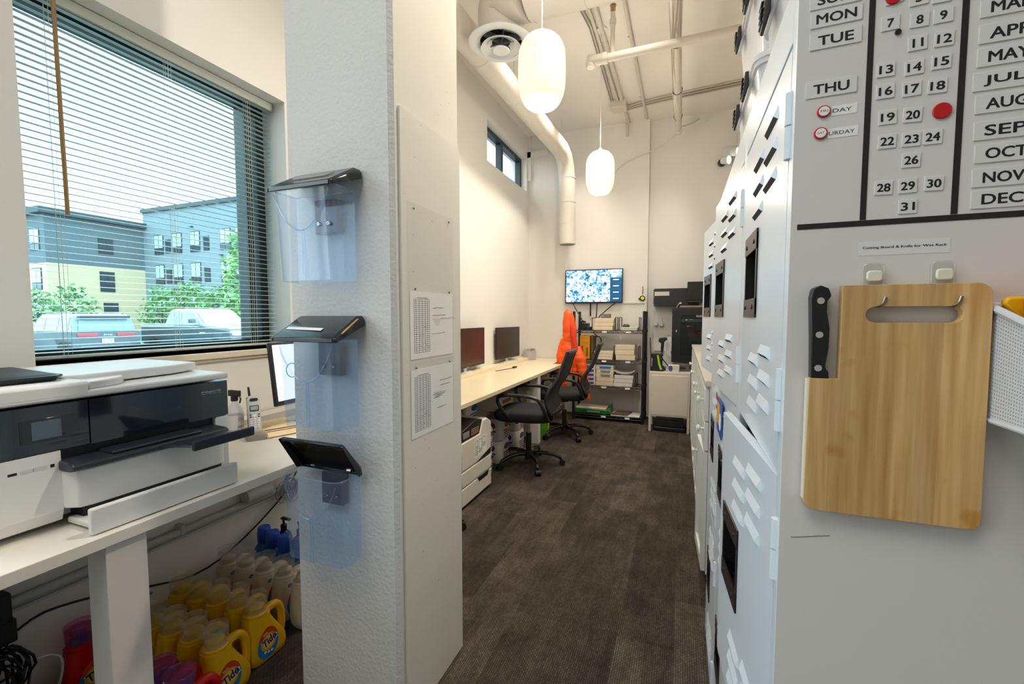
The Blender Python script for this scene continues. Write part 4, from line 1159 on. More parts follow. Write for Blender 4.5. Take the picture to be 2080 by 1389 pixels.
hook('clear adhesive hook above the plain side of the cutting board', .279, .2865)
def bamboo():
    m = bpy.data.materials.new('bamboo_board'); m.use_nodes = True
    nt = m.node_tree; b = nt.nodes['Principled BSDF']; b.inputs['Roughness'].default_value = .5
    tc = nt.nodes.new('ShaderNodeTexCoord')
    mp = nt.nodes.new('ShaderNodeMapping'); mp.inputs['Scale'].default_value = (70, 70, 3)
    nt.links.new(tc.outputs['Object'], mp.inputs['Vector'])
    n = nt.nodes.new('ShaderNodeTexNoise'); n.inputs['Scale'].default_value = 1.6; n.inputs['Detail'].default_value = 5
    nt.links.new(mp.outputs['Vector'], n.inputs['Vector'])
    cr = nt.nodes.new('ShaderNodeValToRGB')
    cr.color_ramp.elements[0].color = lin('C4934F'); cr.color_ramp.elements[1].color = lin('E6C084')
    cr.color_ramp.elements[0].position = .3; cr.color_ramp.elements[1].position = .7
    nt.links.new(n.outputs['Fac'], cr.inputs['Fac'])
    # glued strips about 2 cm wide
    mp2 = nt.nodes.new('ShaderNodeMapping'); mp2.inputs['Rotation'].default_value = (R(90), 0, 0)
    sp = nt.nodes.new('ShaderNodeSeparateXYZ'); nt.links.new(tc.outputs['Object'], sp.inputs[0])
    ml = nt.nodes.new('ShaderNodeMath'); ml.operation = 'MULTIPLY'; ml.inputs[1].default_value = 48
    fl = nt.nodes.new('ShaderNodeMath'); fl.operation = 'FLOOR'
    wn_ = nt.nodes.new('ShaderNodeTexWhiteNoise'); wn_.noise_dimensions = '1D'
    nt.links.new(sp.outputs['X'], ml.inputs[0]); nt.links.new(ml.outputs[0], fl.inputs[0]); nt.links.new(fl.outputs[0], wn_.inputs['W'])
    mx = nt.nodes.new('ShaderNodeMix'); mx.data_type = 'RGBA'; mx.blend_type = 'MULTIPLY'; mx.inputs['Factor'].default_value = .22
    nt.links.new(cr.outputs['Color'], mx.inputs['A']); nt.links.new(wn_.outputs['Value'], mx.inputs['B'])
    # honey coloured stains
    n3 = nt.nodes.new('ShaderNodeTexNoise'); n3.inputs['Scale'].default_value = 17; n3.inputs['Detail'].default_value = 2
    nt.links.new(tc.outputs['Object'], n3.inputs['Vector'])
    cr3 = nt.nodes.new('ShaderNodeValToRGB'); cr3.color_ramp.elements[0].position = .63; cr3.color_ramp.elements[0].color = (1, 1, 1, 1)
    cr3.color_ramp.elements[1].position = .70; cr3.color_ramp.elements[1].color = (.86, .70, .46, 1)
    nt.links.new(n3.outputs['Fac'], cr3.inputs['Fac'])
    mx2 = nt.nodes.new('ShaderNodeMix'); mx2.data_type = 'RGBA'; mx2.blend_type = 'MULTIPLY'; mx2.inputs['Factor'].default_value = 1
    nt.links.new(mx.outputs['Result'], mx2.inputs['A']); nt.links.new(cr3.outputs['Color'], mx2.inputs['B'])
    nt.links.new(mx2.outputs['Result'], b.inputs['Base Color'])
    return m
bd = thing('cutting_board', 'bamboo cutting board hanging from two clear hooks on the locker side', 'cutting board', (.235, SY, 1.13))
def arc(cx, cz, r, a0, a1, n=6): return [(cx + r * math.cos(R(a0 + (a1 - a0) * i / n)), cz + r * math.sin(R(a0 + (a1 - a0) * i / n))) for i in range(n + 1)]
out = arc(.1605, 1.1395, .012, 180, 270) + arc(.3065, 1.1405, .012, 270, 360) + arc(.3030, 1.3925, .014, 0, 90) + [(.1800, 1.4065), (.1800, 1.2935), (.1495, 1.2935)]
hole = arc(.2130, 1.3715, .0095, 90, 270) + arc(.2835, 1.3715, .0095, -90, 90)
vs_, fs_ = solid_from_outline(out, [hole], .012, 'y')
MB(bd).at(Matrix.Translation((0, SY - .011, 0))).add(vs_, fs_).build('board', bamboo(), bd, bevel=.0022, seg=2)
MB(bd).box(.1480, .1497, SY - .015, SY - .004, 1.139, 1.292).build('knife_sheath_edge', M('ivory_plastic', 'E6DFD0', .4), bd)
kn = thing('knife', 'black handled kitchen knife slotted into the cutting board', 'knife', (.160, SY, 1.29))
hp = [(.1515, 1.2925), (.1500, 1.345), (.1478, 1.392), (.1498, 1.4035), (.158, 1.4075), (.1665, 1.4035), (.1695, 1.3945), (.1655, 1.3875), (.1655, 1.375), (.1690, 1.355), (.1688, 1.330), (.1662, 1.3105), (.1668, 1.3045), (.1695, 1.3025), (.1700, 1.2925)]
vs_, fs_ = solid_from_outline(hp, [], .014, 'y')
MB(kn).at(Matrix.Translation((0, SY - .010, 0))).add(vs_, fs_).build('handle', M('knife_handle_black', '121316', .35), kn, bevel=.003, seg=3)
mb = MB(kn)
for z in (1.3060, 1.3470, 1.3885): mb.cyl((.1582, SY - .0165, z), (.1582, SY - .0178, z), .0040, n=16)
mb.build('rivets', M('rivet_steel', 'D2D0CC', .25, metal=.7), kn)
MB(kn).box(.152, .169, SY - .0038, SY - .0022, 1.15, 1.2935).build('blade', CHROME, kn)

bk = thing('wire_basket', 'white mesh wall basket hooked on the locker side', 'basket', (.44, SY, 1.25))
WB = M('basket_white_wire', 'D2D6DA', .35)
bx0, bx1, by0, by1, bz0 = .322, .56, .52, SY - .002, 1.254
TOPZ = lambda y: 1.381 - (by1 - y) * .33
mb = MB(bk)
for (p, q) in (((bx0, by0), (bx1, by0)), ((bx0, by0), (bx0, by1)), ((bx1, by0), (bx1, by1)), ((bx0, by1), (bx1, by1))):
    mb.tube([(p[0], p[1], TOPZ(p[1])), (q[0], q[1], TOPZ(q[1]))], .0042, 8)
    mb.tube([(p[0], p[1], bz0), (q[0], q[1], bz0)], .0028, 8)
for p in ((bx0, by0), (bx0, by1), (bx1, by0), (bx1, by1)): mb.tube([(p[0], p[1], bz0), (p[0], p[1], TOPZ(p[1]))], .0025, 6)
mb.build('rim', WB, bk)
mb = MB(bk)
for i in range(1, 34):
    y = by0 + (by1 - by0) * i / 34
    mb.box(bx0 - .0005, bx0 + .0005, y - .0011, y + .0011, bz0, TOPZ(y))
for i in range(1, 30):
    f = i / 30
    z0_, z1_ = bz0 + (TOPZ(by0) - bz0) * f, bz0 + (TOPZ(by1) - bz0) * f
    mb.add([(x, y, z) for x in (bx0 - .0006, bx0 + .0006) for y, z in ((by0, z0_ - .0011), (by1, z1_ - .0011), (by1, z1_ + .0011), (by0, z0_ + .0011))], [(0, 1, 2, 3), (7, 6, 5, 4), (0, 4, 5, 1), (2, 6, 7, 3)])
    mb.box(bx0, bx1, by0 - .0006, by0 + .0006, z0_ - .0011, z0_ + .0011)
for i in range(1, 48):
    x = bx0 + (bx1 - bx0) * i / 48
    mb.box(x - .0011, x + .0011, by0 - .0005, by0 + .0005, bz0, TOPZ(by0))
mb.box(bx0, bx1, by0, by1, bz0, bz0 + .001)
mb.build('mesh_sides', WB, bk, smooth=0)
ts = thing('scraper_tool', 'yellow flat tool leaning in the white wall basket', 'tool', (.35, .63, 1.262))
MB(ts).prism([(.3265, 1.383), (.3275, 1.389), (.332, 1.391), (.42, 1.391), (.42, 1.262), (.38, 1.262), (.352, 1.352)], .638, .646, 'y').build('blade', M('tool_yellow', 'E8B414', .4), ts, bevel=.003)
MB(ts).box(.40, .44, .628, .638, 1.262, 1.36).build('grip', M('tool_yellow_dark', 'C89410', .5), ts, bevel=.004)
tg = thing('tape_gun', 'orange and black tape gun standing in the white wall basket', 'tape gun', (.365, .59, 1.262))
mb = MB(tg).at(frame((.3675, .615, 1.384), (1, 0, 0), (0, 0, 1))).lathe([(.012, -.013), (.031, -.013), (.034, -.007), (.034, .007), (.031, .013), (.012, .013)], 28); mb.at()
mb.box(.356, .388, .603, .626, 1.262, 1.36)
mb.build('housing', M('tool_orange', 'F0521A', .4), tg, bevel=.002)
MB(tg).box(.352, .395, .596, .601, 1.325, 1.378).build('cutter', BLACK_PLASTIC, tg, bevel=.003)
# ================================================================ ceiling services
DUCT = M('duct_white_paint', 'D2CDC4', .55, var=.03)
BOXW = M('services_paint', 'CFC9BE', .7, var=.04)
du = thing('air_duct', 'long round white duct along the window wall, dropping at the back corner', 'duct', (-1.55, 4.0, 3.4))
path = [(-1.66, 1.4, 3.52), (-1.50, 5.62, 3.52), (-1.49, 5.76, 3.47), (-1.485, 5.86, 3.36), (-1.48, 5.90, 3.22), (-1.47, 5.90, 2.34)]
MB(du).tube(path, .110, 28).build('duct_run', DUCT, du)
mb = MB(du)
for f in (.12, .30, .47, .64, .81, .95):
    p = Vector(path[0]).lerp(Vector(path[1]), f); d = (Vector(path[1]) - Vector(path[0])).normalized()
    mb.cyl(p - d * .006, p + d * .006, .1125, n=28)
for z in (3.22, 2.9, 2.62, 2.36): mb.cyl((-1.475, 5.90, z - .006), (-1.475, 5.90, z + .006), .1125, n=28)
mb.build('seam_band', DUCT, du)
MB(du).cyl((-1.47, 5.90, 2.345), (-1.47, 5.90, 2.338), .100, n=28).build('dark_opening', M('duct_inside', '8A8478', .7), du)
mb = MB(du)
for y in (2.3, 4.2): mb.cyl((-1.63 + .03 * (y > 4), y, 3.62), (-1.63 + .03 * (y > 4), y, CZ), .003, n=6)
mb.cyl((-1.50, 5.66, 3.62), (-1.50, 5.66, CZ), .004, n=6)
mb.build('hanger_rod', BOXW, du)

d2 = thing('air_duct', 'wide white duct crossing the ceiling with a drop to the round diffuser', 'duct', (-.4, 2.9, 3.6))
MB(d2).tube([(.585, 2.88, 3.56), (-1.0, 2.88, 3.56)], .205, 36).build('duct_run', DUCT, d2)
MB(d2).tube([(-1.0, 2.88, 3.56), (-1.10, 2.91, 3.575), (-1.19, 2.97, 3.57), (-1.24, 3.01, 3.50), (-1.25, 3.02, 3.378)], [.205, .20, .19, .172, .162], 32).build('elbow', DUCT, d2)
mb = MB(d2)
for x in (.3, -.2, -.62, -.98): mb.cyl((x - .006, 2.88, 3.56), (x + .006, 2.88, 3.56), .2085, n=36)
mb.build('seam_band', DUCT, d2)
df = thing('ceiling_diffuser', 'round white air diffuser with stepped rings below the wide duct', 'air vent', (-1.25, 3.02, 3.315))
DW = M('diffuser_white', 'D9DCDC', .35, var=.01)
MB().lathe([(.165, .06), (.150, .03), (.150, .012), (.185, -.004), (.225, .0), (.232, .006), (.215, .014), (.175, .03), (.168, .06)], 48, caps=False).build('outer_ring', DW, df)
MB().lathe([(.138, -.030), (.145, -.032), (.140, -.020), (.070, .012), (.064, .012), (.095, -.006)], 40, caps=False).build('inner_ring', DW, df)
MB().lathe([(.0005, -.050), (.056, -.048), (.063, -.042), (.056, -.036), (.0005, -.030)], 32).build('centre_disc', DW, df)
mb = MB()
for k in range(6):
    a = k * 1.0472
    mb.at(Matrix.Rotation(a, 4, 'Z')).box(.02, .15, -.004, .004, .0, .05)
mb.at().cyl((0, 0, -.02), (0, 0, .07), .02)
mb.build('vanes', M('vane_dark_grey', '5E666A', .4, metal=.5), df)
MB().lathe([(.0005, .055), (.162, .055), (.162, .058), (.0005, .058)], 32).build('throat', M('vent_throat_dark', '0F1A20', .8), df)

LAMP_DOWN, LAMP_UP, SPOT_W, SPOT_D = 15, 9, 68, 60
OPAL = M('opal_glass_lit', 'F2EADA', .4, var=.01, emit='FFEDD2', estr=.62)
BULB = M('bulb_glow', 'FFFFFF', .5, emit='FFF2E0', estr=3.0)
CORDM = M('pendant_cord', 'DAD6CE', .6)
def ribbed(prof, n=48, depth=.035):
    rings = []
    for r, z in prof:
        rings.append([(r * (1 - depth * (j % 2)) * math.cos(math.pi * j / n), r * (1 - depth * (j % 2)) * math.sin(math.pi * j / n), z) for j in range(2 * n)])
    return rings
def pendant(label, loc, power):
    t = thing('pendant_lamp', label, 'lamp', loc, 0, 'ribbed glass pendant lamps')
    prof = [(.040, .375)] + [(.040 + (.126 - .040) * math.sin(math.pi / 2 * k / 6), .375 - (1 - math.cos(math.pi / 2 * k / 6)) * .115) for k in range(1, 7)] + [(.1275, .20), (.1275, .16)]
    prof += [(.055 + (.126 - .055) * math.cos(math.pi / 2 * k / 6), .135 - math.sin(math.pi / 2 * k / 6) * .135) for k in range(7)]
    mb = MB().loft(ribbed(prof), caps=False)
    mb.build('shade', OPAL, t, smooth=60)
    MB().lathe([(.0005, .004), (.056, .004), (.056, .010), (.0005, .010)], 28).build('bulb_diffuser', BULB, t)
    MB().cyl((0, 0, .372), (0, 0, .385), .042, .034, n=24).cyl((0, 0, .385), (0, 0, .405), .016, n=16).build('cap', DW, t)
    MB().cyl((0, 0, .405), (0, 0, CZ - loc[2] - .02), .0022, n=6).build('cord', CORDM, t)
    MB().cyl((0, 0, CZ - loc[2] - .02), (0, 0, CZ - loc[2]), .05, n=24).build('canopy', DW, t)
    return t
for lab, loc in (('ribbed glass pendant lamp hanging beside the column, larger in view', (-.727, 2.33, 2.49)), ('ribbed glass pendant lamp deeper in the office, above the far chair', (-.715, 4.07, 2.475))):
    pendant(lab, loc, 1)
    for dz, pw in ((-.07, LAMP_DOWN), (.52, LAMP_UP)):
        d = bpy.data.lights.new('pendant_bulb', 'POINT'); d.energy = pw; d.color = (1, .88, .72); d.shadow_soft_size = .06
        o = bpy.data.objects.new('pendant_bulb', d); o.location = (loc[0], loc[1], loc[2] + dz); col.objects.link(o)
for y in (2.95, 3.7, 4.75, 5.45):
    spot_light('wall_wash_light', (-1.0, y, 3.86), (-1.95, y, .8), SPOT_W, (1, .89, .74), R(95), .8, .06)
spot_light('track_light', (.25, 2.0, 3.86), (-.82, 1.35, 2.45), 150, (1, .89, .74), R(80), .9, .05)
spot_light('added_office_spot', (-.2, 4.9, 3.86), (-.3, 5.3, 0), SPOT_D, (1, .91, .79), R(110), .8, .06)  # this spot and the next are added without fixtures to brighten the office half
spot_light('added_office_spot', (-.35, 3.2, 3.86), (-.5, 3.6, 0), SPOT_D, (1, .91, .79), R(110), .8, .06)

sp = thing('sprinkler_pipe', 'white sprinkler pipe crossing below the ceiling toward the lockers', 'pipe', (-.1, 3.72, 3.45))
MB(sp).cyl((-.70, 3.70, 3.45), (.59, 3.72, 3.47), .032, n=18).build('pipe', BOXW, sp)
MB(sp).tube([(-.62, 3.70, 3.452), (-.73, 3.70, 3.45), (-.75, 3.74, 3.44)], .042, 16).cyl((-.60, 3.70, 3.452), (-.64, 3.70, 3.452), .045).cyl((-.735, 3.70, 3.40), (-.735, 3.70, 3.49), .035, n=14).build('elbow', BOXW, sp, bevel=.003)
MB(sp).cyl((-.562, 3.70, 3.46), (-.562, 3.70, 3.79), .019, n=14).cyl((-.562, 3.70, 3.70), (-.562, 3.70, 3.74), .027, n=14).build('riser', BOXW, sp)
MB(sp).cyl((-.562, 3.70, 3.79), (-.562, 3.70, 3.83), .012).lathe([(.026, 0), (.026, .003), (.001, .004)], 16, c=(-.562, 3.70, 3.845)).tube([(-.578, 3.70, 3.80), (-.58, 3.70, 3.83), (-.562, 3.70, 3.848), (-.544, 3.70, 3.83), (-.546, 3.70, 3.80)], .003, 6).build('sprinkler_head', M('brass_head', 'B08A5A', .35, metal=.8), sp)

cp = thing('ceiling_pipe', 'thick white pipe running toward the back wall with wires tied along it', 'pipe', (-.08, 4, 3.56))
MB(cp).cyl((-.085, 1.4, 3.585), (-.08, 5.62, 3.555), .036, n=20).build('pipe', BOXW, cp)
MB(cp).cyl((-.08, 5.62, 3.555), (-.08, 5.70, 3.554), .044, n=20).build('end_cap', BOXW, cp, bevel=.004)
WIRE = M('painted_wire', 'C4BEB2', .7)
mb = MB(cp); rw = random.Random(8)
for k in range(7):
    a = k * .9
    mb.tube([(-.083 + .042 * math.cos(a + .5 * math.sin(y * 3 + k)) + rw.uniform(-.006, .006), y, 3.57 + .042 * math.sin(a + .5 * math.sin(y * 3 + k)) + rw.uniform(-.012, .004)) for y in [2.6 + .22 * i for i in range(14)]], .004, 6, sm=1)
mb.build('wires', WIRE, cp)
mb = MB(cp)
for y in (3.1, 3.9, 4.7, 5.3): mb.cyl((-.083, y - .006, 3.571), (-.083, y + .006, 3.571), .048, n=18)
mb.build('cable_tie', M('tie_dark', '4A4640', .6), cp)
def conduit(label, x, y0, y1, r, z=CZ):
    t = thing('ceiling_conduit', label, 'pipe', (x, (y0 + y1) / 2, z - r), 0, 'conduits on the ceiling')
    MB(t).cyl((x, y0, z - r - .004), (x + .02, y1, z - r - .004), r, n=12).build('tube', BOXW, t)
    mb = MB(t)
    for k in range(3): y = y0 + (y1 - y0) * (k + .5) / 3; mb.box(x - r - .008, x + r + .012, y - .008, y + .008, z - .008, z)
    mb.build('strap', BOXW, t)
conduit('ceiling conduit ending at the grey junction box', -.775, 2.5, 5.40, .015)
conduit('thicker ceiling conduit beside the junction box, bent down at the wall', -.72, 2.5, 6.05, .020)
conduit('lone ceiling conduit meeting the wall above the shelf rack', -.49, 2.5, 6.04, .015)
mb = MB().box(-.83, -.66, 5.40, 5.56, CZ - .10, CZ)
tag(mb.build('junction_box', BOXW, bevel=.005), 'square white junction box on the ceiling by the back wall', 'junction box')
tag(MB().tube([(-.72, 6.04, 3.88), (-.715, 6.08, 3.86), (-.715, 6.085, 3.74)], .018, 10).build('conduit_stub', BOXW), 'short conduit stub bent down the back wall', 'pipe')
mb = MB()
for k in range(5):
    mb.tube([(-.80 + .01 * k, 5.42 + .03 * k, CZ - .03), (-.86, 5.50 + .02 * k, CZ - .05), (-.80, 5.62 + .02 * k, CZ - .03), (-.40, 5.52 + .03 * k, CZ - .02), (-.05, 5.50 + .03 * k, CZ - .012), (.58, 5.44 + .03 * k, CZ - .012)], .008, 6, sm=2, m=k % 2)
tag(mb.build('ceiling_cables', [WIRE, M('wire_grey', '8E8980', .6)]), 'bundle of white and grey cables across the ceiling by the back wall', 'cable')
mb = MB()
for k, x in enumerate((-.86, -.835)): mb.tube([(x, 2.6, CZ - .008), (x, 3.6, CZ - .008), (x + .05, 4.0, CZ - .015), (x + .03, 5.2, CZ - .008), (x + .03, 5.45, CZ - .02)], .006, 6)
tag(mb.build('ceiling_wire', M('wire_grey', '8E8980', .6)), 'dark twin wires along the ceiling beside the conduits', 'cable')
tag(MB().tube([(-.08, 5.66, 3.53), (-.30, 6.0, 3.50), (-.70, 6.02, 3.40), (-.88, 6.05, 3.28), (-.90, 6.09, 3.20)], .006, 6, sm=2).build('drop_cable', BOXW), 'thin white cable draped from the ceiling pipe end along the back wall', 'cable')
tag(MB().tube([(-.08, 5.68, 3.60), (.05, 5.9, 3.70), (.16, 6.17, 3.86)], .008, 6, sm=2).build('pipe_cable', BOXW), 'short white cable curving from the ceiling pipe to the back wall', 'cable')
em = thing('emergency_light', 'twin head emergency light on the back wall above the black box', 'light', (.46, 6.18, 3.28))
MB(em).box(.44, .585, 6.12, 6.178, 3.33, 3.45).build('housing', DW, em, bevel=.01)
for x, y, z in ((.455, 6.10, 3.28), (.55, 6.08, 3.36)):
    mb = MB(em).cyl((x - .03, y, z), (x + .045, y - .05, z - .01), .035, .055, n=18)
    h = mb.build('lamp_head', DW, em)
    MB(em).cyl((x + .045, y - .05, z - .01), (x + .048, y - .052, z - .0105), .047, n=18).build('lens', M('lit_lens', 'FFFFFF', .2, emit='FFF2D8', estr=1.5), h)
MB(em).cyl((.43, 6.178, 3.28), (.43, 6.12, 3.28), .05, .04, n=20).build('black_cup', BLACK_PLASTIC, em, bevel=.01)

# ================================================================ back desk
WOODL = M('pale_desk_laminate', 'E6D8B8', .35, var=.05, vscale=3)
bd2 = thing('desk', 'long pale desk along the wall under two black monitors', 'desk', (-1.75, 4.3, 0))
MB(bd2).prism([(-2.098, 2.62), (-1.40, 2.62), (-1.40, 5.42), (-1.53, 5.42), (-1.53, 6.08), (-2.098, 6.08)], .725, .757, 'z').build('desktop', WOODL, bd2, bevel=.002)
MB(bd2).box(-2.098, -1.965, 2.62, 6.08, .757, .795).build('back_ledge', WOODL, bd2, bevel=.003)
MB(bd2).box(-2.0, -1.43, 2.625, 2.643, 0, .725).build('end_panel', LEGM, bd2, bevel=.002)
MB(bd2).box(-1.50, -1.405, 4.42, 4.50, 0, .725).build('leg', LEGM, bd2, bevel=.002)
MB(bd2).box(-1.65, -1.56, 5.95, 6.03, 0, .725).build('leg', LEGM, bd2, bevel=.002)
def desk_monitor(label, y, w, h, z0, colr, rz):
    t = thing('monitor', label, 'monitor', (-2.03, y, .795), R(rz), 'monitors on the long desk')
    MB().box(-.012, .012, -w / 2, w / 2, z0, z0 + h).build('display_case', M('monitor_frame', '1A1612', .4), t, bevel=.003)
    MB().box(.012, .0128, -w / 2 + .006, w / 2 - .006, z0 + .018, z0 + h - .006).build('screen', M('screen_' + colr, colr, .25, var=.06), t, smooth=0)
    MB().box(.0125, .015, -.012, .012, z0 + .004, z0 + .010).build('badge', M('badge_silver', 'B8B0A0', .3), t)
    MB().box(-.02, .045, -.10, .10, 0, .008).box(-.025, -.012, -.03, .03, .008, z0 + .05).build('stand', DW, t, bevel=.002)
desk_monitor('black desk monitor beside the column, on the desk ledge', 3.98, .82, .40, .05, '3A2622', 0)
desk_monitor('second black desk monitor, toward the back wall, on the desk ledge', 5.12, .62, .385, .05, '332E29', -6)
pp = thing('card_holder', 'round clear holder full of papers at the end of the desk', 'holder', (-1.98, 5.82, .757))
MB().lathe([(.085, 0), (.09, .004), (.098, .13), (.094, .13), (.086, .008)], 24, caps=False).build('tub', clear_mat('holder_clear', (.95, .93, .92), .3, .06), pp)
mb = MB(); rp = random.Random(2)
for k in range(16):
    a = k * .3927; mb.at(Matrix.Rotation(a, 4, 'Z')).box(.03, .078, -.0015, .0015, .006, .13 + rp.uniform(0, .03))
mb.at().build('papers', M('paper_mauve', 'B8A4A0', .8, var=.2, vscale=30), pp)
hs = thing('headset_adapter', 'small brown cable with plug lying on the long desk', 'cable', (-1.86, 4.62, .757))
MB(hs).tube([(-1.93, 4.50, .762), (-1.90, 4.44, .762), (-1.89, 4.52, .762), (-1.85, 4.66, .762), (-1.83, 4.75, .763)], .004, 6, sm=2).build('lead', M('brown_lead', '6A4A34', .6), hs)
MB(hs).cbox((-1.82, 4.80, .768), (.03, .08, .02)).build('plug', BLACK_PLASTIC, hs, bevel=.004)

# ---------------------------------------------------------------- floor printer
fp = thing('floor_printer', 'white laser printer with two paper drawers on the floor under the long desk', 'printer', (-1.62, 2.93, 0))
PWH = M('laser_printer_white', 'E2DAD0', .4, var=.02)
MB(fp).box(-1.84, -1.405, 2.67, 3.18, .02, .150).build('paper_drawer', PWH, fp, bevel=.008)
MB(fp).box(-1.84, -1.405, 2.67, 3.18, .156, .268).build('paper_drawer', PWH, fp, bevel=.008)
MB(fp).box(-1.84, -1.42, 2.68, 3.17, 0, .275).build('base', PB, fp)
mb = MB(fp).prism([(2.67, .274), (3.18, .274), (3.18, .53), (3.10, .575), (3.02, .575), (2.97, .48), (2.67, .48)], -1.84, -1.405, 'x')
mb.build('body', PWH, fp, bevel=.010)
MB(fp).prism([(2.675, .482), (2.965, .482), (3.02, .58), (2.9, .60), (2.69, .56)], -1.83, -1.41, 'x').build('control_panel', M('panel_dark_brown', '2A211E', .35), fp, bevel=.004)
pT = frame((-1.52, 2.80, .586), (0, 1, 0), (-1, .0, .12))
mb = MB(fp)
mb.box(-1.46, -1.409, 2.70, 2.80, .500, .545)
mb.build('display', M('lcd_grey_green', '8C9088', .3), fp, bevel=.002)
mb = MB(fp)
for i in range(5):
    for j in range(4): mb.box(-1.410, -1.4075, 2.83 + .026 * i, 2.849 + .026 * i, .498 + .013 * j, .506 + .013 * j)
mb.build('keypad', M('keypad_tan', '9A8068', .4), fp)
mb = MB(fp).box(-1.405, -1.4042, 2.87, 3.08, .315, .455)
for y0_, y1_, z0_, z1_ in ((2.885, 2.93, .33, .36), (2.885, 2.93, .37, .44), (2.945, 3.0, .34, .44), (3.01, 3.06, .37, .445)):
    for a, b_, c_, d_ in ((y0_, y1_, z0_, z0_ + .004), (y0_, y1_, z1_ - .004, z1_), (y0_, y0_ + .004, z0_, z1_), (y1_ - .004, y1_, z0_, z1_)): mb.box(-1.4042, -1.4038, a, b_, c_, d_, 1)
    for k in range(3): mb.box(-1.4042, -1.4038, y0_ + .01, y1_ - .01, z0_ + .010 + k * .008, z0_ + .013 + k * .008, 2)
mb.build('instruction_label', [PAPER, M('label_green_line', '4E7A20', .6), INK], fp, smooth=0)
mb = MB(fp).prism([(2.90, .278), (3.165, .278), (3.165, .325)], -1.4052, -1.4035, 'x')
mb.prism([(2.92, .152), (3.13, .152), (3.10, .118), (2.95, .118)], -1.4052, -1.4035, 'x')
mb.build('grip_recess', PB, fp, smooth=0)

# ---------------------------------------------------------------- office chairs
SEATF = M('chair_black_fabric', '141416', .85, bump=.4, bscale=500)
MESHF = M('chair_mesh_fabric', '2A2826', .75, var=.15, vscale=160)
CHB = M('chair_black_frame', '18181A', .38)
STEEL = M('chair_base_gloss', '1A1512', .22, coat=.4)
def office_chair(label, loc, rz, phase, base=[None]):
    t = thing('office_chair', label, 'chair', loc, R(rz), 'black mesh office chairs')
    # local frame: the chair faces -x
    rings = []
    for z, k in ((.440, .88), (.455, .97), (.485, 1.0), (.515, .99), (.528, .92), (.533, .80)):
        rings.append([(px * k - .02, py * k, z + .018 * max(0, (px * k)) - .05 * max(0, -px * k - .13)) for px, py in rrect(.53, .52, .13, 6)])
    MB().loft(rings).build('seat', SEATF, t, smooth=60)
    MB().box(-.17, .17, -.14, .14, .430, .452).cbox((-.05, -.17, .435), (.02, .12, .012)).build('seat_plate', CHB, t, bevel=.006)
    # back: curved mesh panel in a frame
    def bp(u, v):      # u across -1..1, v 0..1 upward
        w = .235 - .05 * v
        x = .255 - .045 * math.sin(math.pi * min(1, v / .55)) + .135 * max(0, v - .22) / .78 + .022 * (1 - u * u)
        return Vector((x, u * w, .535 + .52 * v))
    U = [-1 + 2 * i / 10 for i in range(11)]; V = [i / 10 for i in range(11)]
    vs_ = [bp(u, v) for v in V for u in U] + [bp(u, v) + Vector((.008, 0, 0)) for v in V for u in U]
    fs_ = []
    for j in range(10):
        for i in range(10):
            a = j * 11 + i; fs_.append((a, a + 1, a + 12, a + 11)); fs_.append((a + 121, a + 132, a + 133, a + 122))
    MB().add(vs_, fs_).build('backrest', MESHF, t, recalc=False)
    loop = [bp(u, 0) for u in U] + [bp(1, v) for v in V[1:]] + [bp(u, 1) for u in U[::-1][1:]] + [bp(-1, v) for v in V[::-1][1:-1]]
    mb = MB().tube(loop, .021, 8, closed=True)
    for s_ in (-1, 1): mb.tube([bp(s_, 0), Vector((.27, s_ * .20, .50)), Vector((.20, s_ * .15, .445)), Vector((.05, s_ * .10, .440))], .019, 8, sm=2)
    mb.build('back_frame', CHB, t)
    mb = MB()
    for k in range(4):
        v = .18 + k * .05
        mb.tube([bp(u, v) + Vector((-.012, 0, 0)) for u in [-.95 + 1.9 * i / 8 for i in range(9)]], .006, 6)
    mb.build('lumbar_ribs', M('lumbar_grey', '6E655A', .4), t)
    for s_ in (-1, 1):
        mb = MB().tube([(.24, s_ * .235, .47), (.20, s_ * .275, .58), (.16, s_ * .285, .668), (.02, s_ * .285, .690), (-.16, s_ * .285, .688), (-.215, s_ * .285, .655), (-.19, s_ * .275, .58), (-.10, s_ * .245, .47), (-.04, s_ * .20, .44)], .0155, 8, sm=2)
        mb.build('armrest', CHB, t)
    MB().cyl((0, 0, .25), (0, 0, .445), .014, n=16).build('gas_lift', CHROME, t)
    MB().cyl((0, 0, .10), (0, 0, .30), .026, n=18).cyl((0, 0, .055), (0, 0, .135), .038, .032, n=18).cyl((0, 0, .395), (0, 0, .432), .05, .07, n=18).build('column', CHB, t)
    for k in range(5):
        a = R(phase - rz + 72 * k); c_, s_ = math.cos(a), math.sin(a)
        MB().tube([(c_ * r, s_ * r, z) for r, z in ((.02, .105), (.12, .118), (.22, .105), (.285, .078), (.30, .062))], [.020, .019, .017, .014, .011], 10, sm=2).build('base_leg', STEEL, t)
        cx_, cy_ = c_ * .30, s_ * .30
        n_ = Vector((-s_, c_, 0))
        mb = MB()
        for q in (-.014, .014):
            p = Vector((cx_ + c_ * .008, cy_ + s_ * .008, .0265)) + n_ * q
            mb.cyl(p - n_ * .009, p + n_ * .009, .0262, n=18)
        mb.cyl((cx_, cy_, .04), (cx_, cy_, .066), .008)
        mb.loft([[Vector((cx_ + c_ * .008, cy_ + s_ * .008, .0265)) + n_ * q + Vector((c_ * .03 * math.cos(b), s_ * .03 * math.cos(b), .03 * math.sin(b))) for b in [R(10 + 20 * i) for i in range(9)]] for q in (-.006, .006)])
        mb.build('caster', CHB, t)
    return t
office_chair('black mesh office chair between the floor printer and the farther chair', (-1.29, 3.77, 0), 4, 16)
office_chair('black mesh office chair beside the orange jacket', (-1.23, 4.86, 0), 7, 26)
